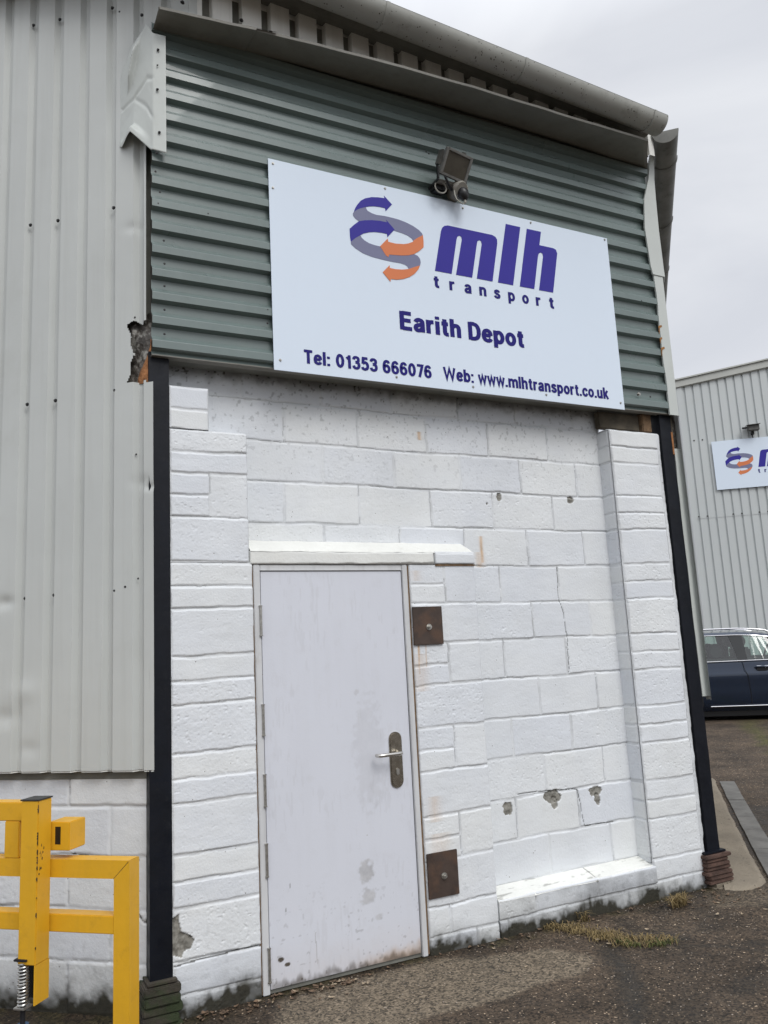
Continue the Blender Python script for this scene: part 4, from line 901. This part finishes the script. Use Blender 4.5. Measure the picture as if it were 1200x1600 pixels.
MB().box(HF, -w2+.011, w2-.011, -h2+.009, h2-.009, .0, .005).build('lamp_glass', M['lampglass'], fl_)
mb = MB().box(MAIN, 1.462, 1.472, 4.088, 4.108, .05, .175, .003).box(MAIN, 1.462, 1.472, 4.10, 4.20, .155, .178, .003).box(MAIN, 1.66, 1.670, 4.10, 4.12, .05, .17, .003).box(MAIN, 1.66, 1.670, 4.11, 4.19, .15, .172, .003).box(MAIN, 1.46, 1.672, 4.085, 4.105, .055, .075, .003)
mb.tube([(1.50, -.19, 4.11), (1.58, -.13, 4.07), (1.64, -.10, 4.09)], .008, 8)
mb.build('bracket', M['black'], fl_)
MB().box(MAIN, 1.465, 1.555, 4.058, 4.118, .055, .115, .010).build('junction_box', M['black'], fl_)
MB().box(MAIN, 1.475, 1.60, 4.10, 4.118, .06, .15, .006).build('junction_lid', M['sensorw'], fl_)
MB().tube([(1.635, -.06, 4.095), (1.635, -.15, 4.085), (1.635, -.165, 4.075)], [.050, .054, .036], 18).build('sensor_cap', M['sensorw'], fl_, smooth=True)
MB().tube([(1.640, -.14, 4.070), (1.645, -.15, 4.055), (1.65, -.155, 4.035), (1.652, -.157, 4.012), (1.652, -.157, 4.0)], [.030, .036, .034, .022, .010], 18).build('sensor_eye', M['black'], fl_, smooth=True)
MB().tube([(1.652, -.16, 4.005), (1.652, -.16, 3.983)], .0085, 12).build('cable_gland', M['sensorw'], fl_, smooth=True)
a_ = np.linspace(0, 2*math.pi, 28)[:-1]
MB().tube([(1.500+.039*math.cos(a), -.135, 4.068+.038*math.sin(a)) for a in a_], .0042, 8, closed=True).build('cable', M['cable'], fl_, smooth=True)
MB().tube([(1.598, -.12, 4.09), (1.590, -.145, 4.06), (1.588, -.15, 4.03), (1.595, -.155, 4.0), (1.612, -.16, 3.982), (1.635, -.16, 3.974), (1.652, -.16, 3.984)], .0042, 8).build('cable', M['cable'], fl_, smooth=True)

# ------------------------------------------------------------------ yellow barrier
P0 = LEFT(0, 0, .6)
BF = Frame((P0[0], P0[1], 0), (-c42, s42, 0), (-s42, -c42, 0))
bar = thing('safety_barrier', 'yellow square-tube safety barrier with a lock box standing before the left block wall', 'barrier', tuple(BF(.0, -.23, 0)))
zt = .603; T1 = .066
MB().prism(BF, [(-.272, -.23), (-.206, -.23), (-.206, .542), (-.272, .606)], -.066, 0).build('post', M['yellow'], bar, label='short yellow post at the right end')
MB().prism(BF, [(-.2055, .540), (1.2, .540), (1.2, .606), (-.2695, .606)], -.0655, -.0005).build('rail', M['yellow'], bar)
MB().box(BF, -.206, 1.2, .345, .409, -.0640, -.003, .003).build('rail', M['yellow'], bar)
MB().box(BF, .217, .285, .6065, .744, -.066, 0, .003).build('strut', M['yellow'], bar)
MB().box(BF, .148, 1.2, .7445, .815, -.066, .0, .003).build('rail', M['yellow'], bar)
MB().add([BF(-.2682, .5995, -.0002), BF(-.2055, .540, -.0002), BF(-.2035, .5405, .0006), BF(-.2665, .6015, .0006)], [(0, 1, 2, 3)]).build('mitre_line', M['rust'], bar)
tp = MB().box(BF, .066, .144, .255, .836, .004, .082, .0035).box(BF, .066, .071, .12, .256, .004, .082).box(BF, .071, .144, .12, .256, .004, .010)
post2 = tp.build('post', M['yellow'], bar, label='tall yellow post with a black cap')
rr_ = random.Random(12)
for i in range(26):
    z_ = rr_.choice([rr_.uniform(.58, .82), rr_.uniform(.58, .68), rr_.uniform(.2, .82)]); h_ = rr_.uniform(.004, .018); w_ = rr_.uniform(.001, .005)
    MB().prism(BF, [(.0655, z_), (.0655+w_, z_+h_*.4), (.0655+w_*.6, z_+h_), (.0655, z_+h_*.9)], .080, .0828).build('rust_chip', M['rust'], post2)
for i in range(14):
    z_ = rr_.uniform(.56, .68); o_ = .078-rr_.random()*.05*(z_-.55)/.13; h_ = rr_.uniform(.004, .016); w_ = rr_.uniform(.002, .008)
    MB().add([BF(.0655, z_, o_), BF(.0655, z_+h_, o_-w_*.3), BF(.0655, z_+h_*.6, o_-w_), BF(.0655, z_-h_*.3, o_-w_*.7)], [(0, 1, 2, 3)]).build('rust_chip', M['rust'], post2)
MB().prism(BF, [(.064, .835), (.146, .835), (.146, .840), (.064, .840)], .002, .084).build('post_cap', M['blackcap'], bar)
lb_ = MB().box(BF, -.011, .085, .637, .742, -.10, .0, .003).build('lock_box', M['yellow'], bar)
MB().box(BF, .028, .052, .66, .725, -.02, .0008).build('slot', M['black'], lb_)
bo = MB().box(BF, .071, .142, .125, .2545, .0105, .03).build('bolt_recess_shade', M['black'], bar)  # black backing stands in for the shade inside the cut-away post
n = 16*13; hel = [BF(.128+.017*math.cos(2*math.pi*i/16), .115+.15*i/n, .066+.017*math.sin(2*math.pi*i/16)) for i in range(n+1)]
MB().tube(hel, .0042, 8).build('spring', M['zinc'], bo, smooth=True)
MB().tube([BF(.128, -.2, .066), BF(.128, .30, .066)], .0095, 12).build('rod', M['rod'], bo, smooth=True)
MB().box(BF, .100, .156, .268, .276, .03, .09, .002).build('bolt_bracket', M['rod'], bo)
MB().box(BF, .105, .152, .104, .112, .04, .09, .002).build('bolt_bracket', M['zinc'], bo)
MB().tube([BF(.128, .03, .066), BF(.128, .05, .066)], .022, 14).build('collar', M['blue'], bo, smooth=True)

# ------------------------------------------------------------------ far warehouse
far = thing('far_warehouse', 'tall pale warehouse with vertical ribbed cladding and sloping roof edge behind the parked car', 'building', (FAR.g[0], FAR.g[1], -.05))
def ftop(u): return 7.55+.125*u
seg = []
u = .16
pts = [(0, 0)]
while u < 16:
    pts += [(u-.028, 0), (u-.020, -.035), (u+.014, -.035), (u+.030, 0)]; u += .2
pts.append((16, 0)); P = np.array(pts)
def fsheet(name, z0f, z1f, oo):
    V = np.vstack([FAR(P[:, 0], z0f(P[:, 0]), P[:, 1]+oo), FAR(P[:, 0], z1f(P[:, 0]), P[:, 1]+oo)])
    return mesh_obj(name, V, grid_faces(len(P), 2), M['farclad'], far)
fs = fsheet('cladding', lambda u: 4.12+0*u, lambda u: ftop(u), .006)
fsheet('cladding', lambda u: .1+0*u, lambda u: 4.15+0*u, 0)
MB().add([FAR(0, -.2, -.05), FAR(16, -.2, -.05), FAR(16, ftop(16), -.05), FAR(0, ftop(0), -.05)], [(0, 1, 2, 3)]).build('wall_core', M['farclad'], far)
MB().add([FAR(0, -.2, .0), FAR(0, ftop(0), .0), FAR(0, ftop(0), -12.), FAR(0, -.2, -12.)], [(0, 1, 2, 3)]).build('end_wall', M['farclad'], far)
mb = MB()
for z0, z1, o0, o1 in ((-.04, .13, -.1, .07), (.135, .17, -.3, .11), (-.06, -.035, -.05, .03)):
    mb.add([FAR(u, ftop(u)+z, o) for u in (-.06, 16.) for z, o in ((z0, o0), (z0, o1), (z1, o1), (z1, o0))], [(0, 1, 2, 3), (7, 6, 5, 4), (0, 4, 5, 1), (1, 5, 6, 2), (2, 6, 7, 3), (3, 7, 4, 0)])
mb.build('roof_trim', M['fartrim'], far)
MB().box(FAR, -.02, .10, .1, 7.5, -.1, .03).build('corner_trim', M['farclad'], far)
MB().box(FAR, 0, 16, -.2, .1, -.2, .02).build('plinth', M['concrete'], far)
MB().add([FAR(0, ftop(0)+.16, .1), FAR(16, ftop(16)+.16, .1), FAR(16, ftop(16)+.2, -12), FAR(0, ftop(0)+.2, -12)], [(0, 1, 2, 3)]).build('roof', M['fartrim'], far)
nF = (-s38, -c38, 0)
for u in (.26, .46, 1.06, 1.26, 1.66, 1.86, 2.26):
    for v in (4.17,): screw_at(FAR(u-.1, v, .008), nF, .014, far)
for u in (.16, .36): screw_at(FAR(u+.1, 6.1, .008), nF, .014, far)
q = on(1112, 697, FAR.g+FAR.o*.05, FAR.o); su = float((q-FAR.g)@FAR.u)
s2 = thing('company_sign', 'white haulage company sign cut off by the picture edge on the far pale warehouse', 'sign', tuple(FAR(su, 4.79, .05)), group='white company signs')
S2 = Frame(FAR(su, 4.79, .055), FAR.u, FAR.o); sign_board(S2, s2, 3.05, 1.225, full=False, k=1.34, du=-.208, dv=-.296)
# far floodlight
q = on(1176, 668, FAR.g+FAR.o*.15, FAR.o); fu = float((q-FAR.g)@FAR.u); fz = float(q[2])
f2 = thing('floodlight', 'small dark floodlight above the sign on the far warehouse', 'floodlight', tuple(FAR(fu, fz, .05)), group='floodlights on the walls')
mb = MB()
mb.box(FAR, fu-.13, fu+.13, fz-.09, fz+.06, .12, .26, .012); mb.add([FAR(fu-.15, fz+.075, .05), FAR(fu+.15, fz+.085, .05), FAR(fu+.15, fz+.055, .32), FAR(fu-.15, fz+.045, .32), FAR(fu-.15, fz+.065, .05), FAR(fu+.15, fz+.075, .05), FAR(fu+.15, fz+.045, .32), FAR(fu-.15, fz+.035, .32)], [(0, 1, 2, 3), (4, 5, 6, 7), (0, 1, 5, 4), (1, 2, 6, 5), (2, 3, 7, 6), (3, 0, 4, 7)])
mb.build('lamp_head', M['lamp'], f2)
MB().box(FAR, fu-.10, fu+.10, fz-.098, fz-.0905, .14, .24).build('lamp_glass', M['lampglass'], f2)
MB().box(FAR, fu-.03, fu+.03, fz-.16, fz-.09, .01, .12, .006).box(FAR, fu-.24, fu-.12, fz-.01, fz+.03, .10, .16, .008).build('bracket', M['black'], f2)
MB().tube([FAR(fu, fz-.15, .03), FAR(fu+.02, fz-.30, .02), FAR(fu+.02, fz-.45, .02)], .012, 8).build('cable', M['black'], f2)

# ------------------------------------------------------------------ parked estate car
cpos = CAM+ray(1150, 1128)*13.1; th = R(40)
CF = Frame((0, 0, 0), (math.cos(th), -math.sin(th), 0), (-math.sin(th), -math.cos(th), 0))
q = CAM+ray(1162, 1030)*13.1; bx = float(q@CF.u); by = float(q@CF.o)-.915
corg = CF.u*bx+CF.o*by; gzc = float(gz(corg[0], corg[1]))
CF = Frame((corg[0], corg[1], gzc), CF.u, CF.o)      # u forward, o towards the viewer, v up
car = thing('parked_car', 'dark blue estate car with chrome window trim parked before the far warehouse', 'car', (corg[0], corg[1], gzc))
st = [-2.32, -2.28, -2.15, -1.9, -1.5, -1.0, -.5, 0, .5, 1.0, 1.35, 1.8, 2.1, 2.28, 2.36]
def wt_(x): return 1-.20*max(0, (abs(x-.02)-1.5)/.9)**2.2
def ztop(x): return float(np.interp(x, [-2.32, -2.2, -1.9, 1.2, 1.6, 2.1, 2.3, 2.36], [.80, .92, .955, .955, .93, .82, .68, .55]))
def zbot(x): return float(np.interp(x, [-2.32, -2.1, -1.7, 1.7, 2.1, 2.36], [.36, .24, .14, .14, .22, .30]))
def crs(x):
    k = wt_(x); zt_, zb_ = ztop(x), zbot(x); H_ = zt_-zb_
    half = [(0, zb_+.02), (.74*k, zb_), (.83*k, zb_+.02*H_), (.875*k, zb_+.10*H_), (.90*k, zb_+.22*H_), (.905*k, zb_+.42*H_), (.905*k, zb_+.60*H_), (.915*k, zb_+.72*H_), (.910*k, zb_+.755*H_), (.885*k, zb_+.80*H_), (.875*k, zb_+.92*H_), (.845*k, zt_), (.60*k, zt_+.015), (0, zt_+.02)]
    return half+[(-a, b) for a, b in half[-2:0:-1]]
V = []; n = len(crs(0))
for x in st: V += [CF(x, b, a) for a, b in crs(x)]
Fc = [(i*n+k, i*n+(k+1) % n, (i+1)*n+(k+1) % n, (i+1)*n+k) for i in range(len(st)-1) for k in range(n)]+[tuple(range(n)), tuple((len(st)-1)*n+k for k in range(n))]
mb = MB(); mb.add(V, Fc); body = mb.build('body', M['carpaint'], car, smooth=True)
# greenhouse: lower ring at the belt, upper ring at the roof
def zroof(x): return float(np.interp(x, [-2.1, -1.9, -1.2, -.5, .0, .3, .6, .8, 1.25], [1.30, 1.375, 1.43, 1.452, 1.445, 1.42, 1.37, 1.30, .97]))
def wroof(x): return float(np.interp(x, [-2.1, -1., .3, .8, 1.25], [.56, .62, .62, .60, .74]))
xs_ = np.linspace(-2.1, .75, 24); mb = MB(); V = []
for x in xs_:
    zr, wr = zroof(x), wroof(x); V += [CF(x, b, a) for a, b in ((-wr-.035, zr-.075), (-wr, zr-.03), (-wr*.6, zr-.004), (0, zr+.01), (wr*.6, zr-.004), (wr, zr-.03), (wr+.035, zr-.075), (wr+.0, zr-.085), (0, zr-.03), (-wr, zr-.085))]
n = 10; mb.add(V, [(i*n+k, i*n+(k+1) % n, (i+1)*n+(k+1) % n, (i+1)*n+k) for i in range(len(xs_)-1) for k in range(n)]+[tuple(range(n)), tuple((len(xs_)-1)*n+k for k in range(n))])
mb.build('roof', M['carpaint'], car, smooth=True)
def side_pt(x, t, s_=1, off=0.):        # t 0 at the belt, 1 at the roof
    zb_ = .955; zr = zroof(x)-.075; return CF(x, zb_+(zr-zb_)*t, s_*((.86-.01*abs(x)*.3)*(1-t)+(wroof(x)+.035)*t+off))
def quad_side(x0b, x0t, x1t, x1b, s_, off, n=8):
    V = []
    for i in range(n+1):
        a = i/n; xb = x0b+(x1b-x0b)*a; xt = x0t+(x1t-x0t)*a
        V += [CF(xb, .955, s_*(.86+off)), CF(xt, max(.957, zroof(xt)-.075), s_*(wroof(xt)+.035+off))]
    return V, [(2*i, 2*i+2, 2*i+3, 2*i+1) for i in range(n)]
for s_ in (1, -1):
    for nm, q in (('window', (-1.02, -1.0, -.16, -.07)), ('window', (.07, .05, .66, 1.06)), ('window', (-1.88, -1.72, -1.12, -1.14))):
        mb = MB(); mb.add(*quad_side(*q, s_, .0)); mb.build(nm, M['glass'], car)
    for q in ((-1.14, -1.12, -1.0, -1.02), (-.07, -.16, .05, .07), (1.06, .66, .76, 1.22), (-2.12, -2.02, -1.72, -1.88)):
        mb = MB(); mb.add(*quad_side(*q, s_, .004, 4)); o = mb.build('pillar', M['carpaint'] if q[0] < -1.2 or q[0] > 1 else M['cabin'], car); md = o.modifiers.new('t', 'SOLIDIFY'); md.thickness = .03
    # chrome: belt line, window top line, sill strip
    MB().tube([CF(x, .950, s_*(.872-.003*abs(x))) for x in np.linspace(-1.9, 1.1, 24)], .008, 8).build('trim_strip', M['chrome'], car, smooth=True)
    MB().tube([CF(x, max(.962, zroof(x)-.078), s_*(wroof(x)+.045)) for x in np.linspace(-1.8, .72, 24)]+[CF(.95, 1.12, s_*.735), CF(1.1, .965, s_*.84)], .008, 8).build('trim_strip', M['chrome'], car, smooth=True)
    MB().tube([CF(x, .235, s_*.900) for x in np.linspace(-.58, 1.2, 12)], .010, 8).build('trim_strip', M['chrome'], car, smooth=True)
    MB().tube([CF(x, zroof(x)+(.028 if -1.9 < x < .45 else -.02), s_*(wroof(x)-.01)) for x in np.linspace(-2.0, .55, 24)], .013, 10).build('roof_rail', M['chrome'], car, smooth=True)
    MB().tube([CF(-.02, .95, s_*.884), CF(.0, .80, s_*.915), CF(.035, .72, s_*.921), CF(.05, .5, s_*.911), CF(.05, .28, s_*.897)], .0045, 6).build('door_seam', M['black'], car)
    MB().tube([CF(-1.02, .95, s_*.878), CF(-.98, .85, s_*.912), CF(-.90, .72, s_*.921), CF(-.78, .6, s_*.911)], .0045, 6).build('door_seam', M['black'], car)
    for hx in (.16, -.90):
        hnd = MB().tube([CF(hx, .835, s_*.885), CF(hx+.03, .845, s_*.925), CF(hx+.12, .848, s_*.930), CF(hx+.20, .843, s_*.92), CF(hx+.22, .838, s_*.885)], [.013, .015, .016, .015, .013], 10).build('door_handle', M['carpaint'], car, smooth=True)
        MB().tube([CF(hx+.02, .860, s_*.925), CF(hx+.20, .858, s_*.925)], .004, 6).build('handle_trim', M['chrome'], hnd)
        MB().prism(CF, [(hx+.02, .80), (hx+.05, .78), (hx+.16, .78), (hx+.20, .80), (hx+.20, .845), (hx+.02, .845)], s_*.902, s_*.905).build('handle_recess', M['black'], hnd)
    MB().prism(CF, [(1.02, .98), (1.22, .99), (1.20, 1.09), (1.04, 1.08)], s_*.90, s_*1.02).build('mirror', M['carpaint'], car)
    for wx_ in (-1.06, 1.66):
        ty = MB().tube([CF(wx_, .33, s_*.68), CF(wx_, .33, s_*.70), CF(wx_, .33, s_*.905), CF(wx_, .33, s_*.918)], [.31, .33, .33, .31], 40).build('wheel', M['tyre'], car, smooth=True)
        MB().tube([CF(wx_, .33, s_*.905), CF(wx_, .33, s_*.925)], [.235, .225], 40).build('rim', M['alloy'], ty, smooth=True)
        MB().tube([CF(wx_, .345, s_*.60), CF(wx_, .345, s_*.9085)], .375, 40).build('wheel_arch', M['black'], car, smooth=True)
MB().add([CF(.72, 1.33, .57), CF(.72, 1.33, -.57), CF(1.25, .96, -.74), CF(1.25, .96, .74)], [(0, 1, 2, 3)]).build('windscreen', M['glass'], car)
MB().add([CF(-2.06, 1.26, .55), CF(-2.06, 1.26, -.55), CF(-2.24, .96, -.70), CF(-2.24, .96, .70)], [(0, 1, 2, 3)]).build('rear_window', M['glass'], car)
MB().box(CF, -2.0, 1.1, .9, .985, -.82, .82).build('cabin_floor', M['cabin'], car)
MB().box(CF, -2.1, 2.1, .07, .15, -.78, .78).build('underbody', M['black'], car)  # low black underbody, added to deepen the shade beneath the car
def seat(x, y):
    mb = MB().box(CF, x-.12, x+.02, .95, 1.16, y-.23, y+.23, .03)
    mb.tube([CF(x-.13, 1.26, y-.13), CF(x-.13, 1.26, y+.13)], [.105, .105], 20); mb.tube([CF(x-.10, 1.15, y), CF(x-.12, 1.2, y)], .03, 8)
    mb.build('seat', M['cabin'], car)
for x, y in ((.16, .38), (.16, -.38), (-.80, .42), (-.80, -.42)): seat(x, y)
for y in (.40, -.40):
    MB().tube([CF(-.34, 1.10, y-.10), CF(-.34, 1.10, y-.04), CF(-.34, 1.10, y+.04), CF(-.34, 1.10, y+.10)], [.10, .135, .135, .10], 24).build('headrest', M['cabin'], car, smooth=True)
MB().box(CF, -1.75, -.60, .98, 1.33, -.7, .55, .03).build('rear_seat_back', M['cabin'], car)
a_ = np.linspace(0, 2*math.pi, 25)[:-1]
MB().tube([CF(.62+.06*math.sin(a), 1.02+.17*math.sin(a), -.36+.18*math.cos(a)) for a in a_], .015, 8, closed=True).build('steering_wheel', M['cabin'], car)
for s_ in (1, -1):
    MB().box(CF, 2.14, 2.33, .60, .72, s_*.52, s_*.74, .01).build('headlight', M['glass'], car)
    MB().box(CF, -2.33, -2.2, .72, .88, s_*.50, s_*.76, .01).build('tail_light', M['red'], car)

# ------------------------------------------------------------------ weeds, leaves, grit
def blades(name, centers, m, n, length, spread, label=None, cat=None, kind=None, lean=.9):
    rr = random.Random(len(centers)*31+n); V = []; Fc = []
    for (cx, cy) in centers:
        for i in range(n):
            x = cx+rr.gauss(0, spread); y = cy+rr.gauss(0, spread*.6); z = float(gz(x, y))-.004; L_ = length*rr.uniform(.4, 1.1); a = rr.uniform(0, 2*math.pi); t = lean*rr.uniform(.4, 1.2)
            dx, dy = math.cos(a), math.sin(a); w_ = rr.uniform(.0012, .0026); px, py = -dy*w_, dx*w_
            p1 = (x+dx*L_*.5*t*.6, y+dy*L_*.5*t*.6, z+L_*.45); p2 = (x+dx*L_*t, y+dy*L_*t, z+max(.006, L_*(.75-.55*t)))
            b = len(V); V += [(x-px, y-py, z), (x+px, y+py, z), (p1[0]+px, p1[1]+py, p1[2]), (p1[0]-px, p1[1]-py, p1[2]), p2]; Fc += [(b, b+1, b+2, b+3), (b+3, b+2, b+4)]
    o = mesh_obj(name, V, Fc, m)
    if kind: o['kind'] = kind; o['label'] = label; o['category'] = cat
    elif label: tag(o, label, cat)
    return o
def line_pts(px, n, jit=.02):
    P = gp(*px); out = []; rr = random.Random(n)
    for i in range(n):
        t = rr.random()*(len(P)-1); k = int(t); f = t-k; out.append((P[k][0]+(P[k+1][0]-P[k][0])*f+rr.gauss(0, jit), P[k][1]+(P[k+1][1]-P[k][1])*f+rr.gauss(0, jit)))
    return out
blades('dry_grass', line_pts([(858, 1447), (900, 1455), (945, 1465), (985, 1472), (1070, 1473)], 70, .028), M['grass'], 11, .07, .026, 'straw coloured dry grass lying in the crack before the wall', 'grass', 'stuff', 1.35)
blades('green_grass', line_pts([(965, 1472), (1000, 1478), (1060, 1475)], 16, .015), M['grassg'], 14, .05, .02, 'green grass tips growing among the dry grass in the crack', 'grass', 'stuff', .8)
blades('weed_tuft', gp((1062, 1415), (1068, 1412), (1055, 1418)), M['grass'], 60, .13, .018, 'dry brown weed tuft at the wall foot beside the right-hand black post', 'weed', lean=.7)
blades('weed_tuft', gp((905, 1437), (915, 1440)), M['grass'], 26, .11, .014, 'small dry grass tuft against the wall under the cream ledge', 'weed', lean=.6)
def scatter(name, pts, m, r0, r1, label, cat, flat=.35, leafy=False):
    rr = random.Random(len(pts)); V = []; Fc = []
    for (x, y) in pts:
        z = float(gz(x, y)); r = rr.uniform(r0, r1); b = len(V); n = 7 if leafy else 6; a0 = rr.uniform(0, 6.28); tl = rr.uniform(-.4, .4)
        if leafy:
            V.append((x, y, z+r*.35)); e = rr.uniform(.35, .6)
            for k in range(n):
                a = k/n*6.283; u = math.cos(a)*r; v = math.sin(a)*r*e; V.append((x+u*math.cos(a0)-v*math.sin(a0), y+u*math.sin(a0)+v*math.cos(a0), z+.004+abs(u*tl)+rr.uniform(0, .4)*r))
            Fc += [(b, b+1+k, b+1+(k+1) % n) for k in range(n)]
        else:
            V += [(x, y, z+r*.8), (x, y, z-r*.4)]
            for k in range(n): a = a0+k/n*6.283; q = r*rr.uniform(.75, 1.15); V.append((x+math.cos(a)*q, y+math.sin(a)*q, z+r*.15))
            Fc += [(b, b+2+k, b+2+(k+1) % n) for k in range(n)]+[(b+1, b+2+(k+1) % n, b+2+k) for k in range(n)]
    o = mesh_obj(name, V, Fc, m); o['kind'] = 'stuff'; o['label'] = label; o['category'] = cat; return o
rr = random.Random(5)
scatter('leaf_litter', [(rr.uniform(.0, .75)**1.0, -abs(rr.gauss(.0, .06))-.015) for _ in range(85)]+[(rr.uniform(.75, 2.9), -abs(rr.gauss(0, .03))-.012) for _ in range(32)]+[(rr.uniform(2.6, 3.5), rr.uniform(-.3, -.04)) for _ in range(50)]+blds, M['leaf'], .007, .020, 'brown dead leaves and grit gathered at the foot of the wall', 'leaves', leafy=True)
scatter('pale_litter', [(rr.uniform(.25, .8), -abs(rr.gauss(.0, .07))-.02) for _ in range(22)]+[(rr.uniform(1.2, 3.6), rr.uniform(-.5, -.02)) for _ in range(26)], M['leafp'], .006, .018, 'pale curled leaf scraps on the asphalt by the door', 'leaves', leafy=True)
pts = [(rr.uniform(-.1, 3.8), -rr.random()**1.3*1.3-.01) for _ in range(1300)]+[(3.9+rr.random()*4, -.3+rr.random()*4) for _ in range(1500)]
scatter('gravel', pts, M['stone'], .0018, .0048, 'small loose stones scattered over the worn asphalt', 'gravel')
print('objects', len(bpy.data.objects))
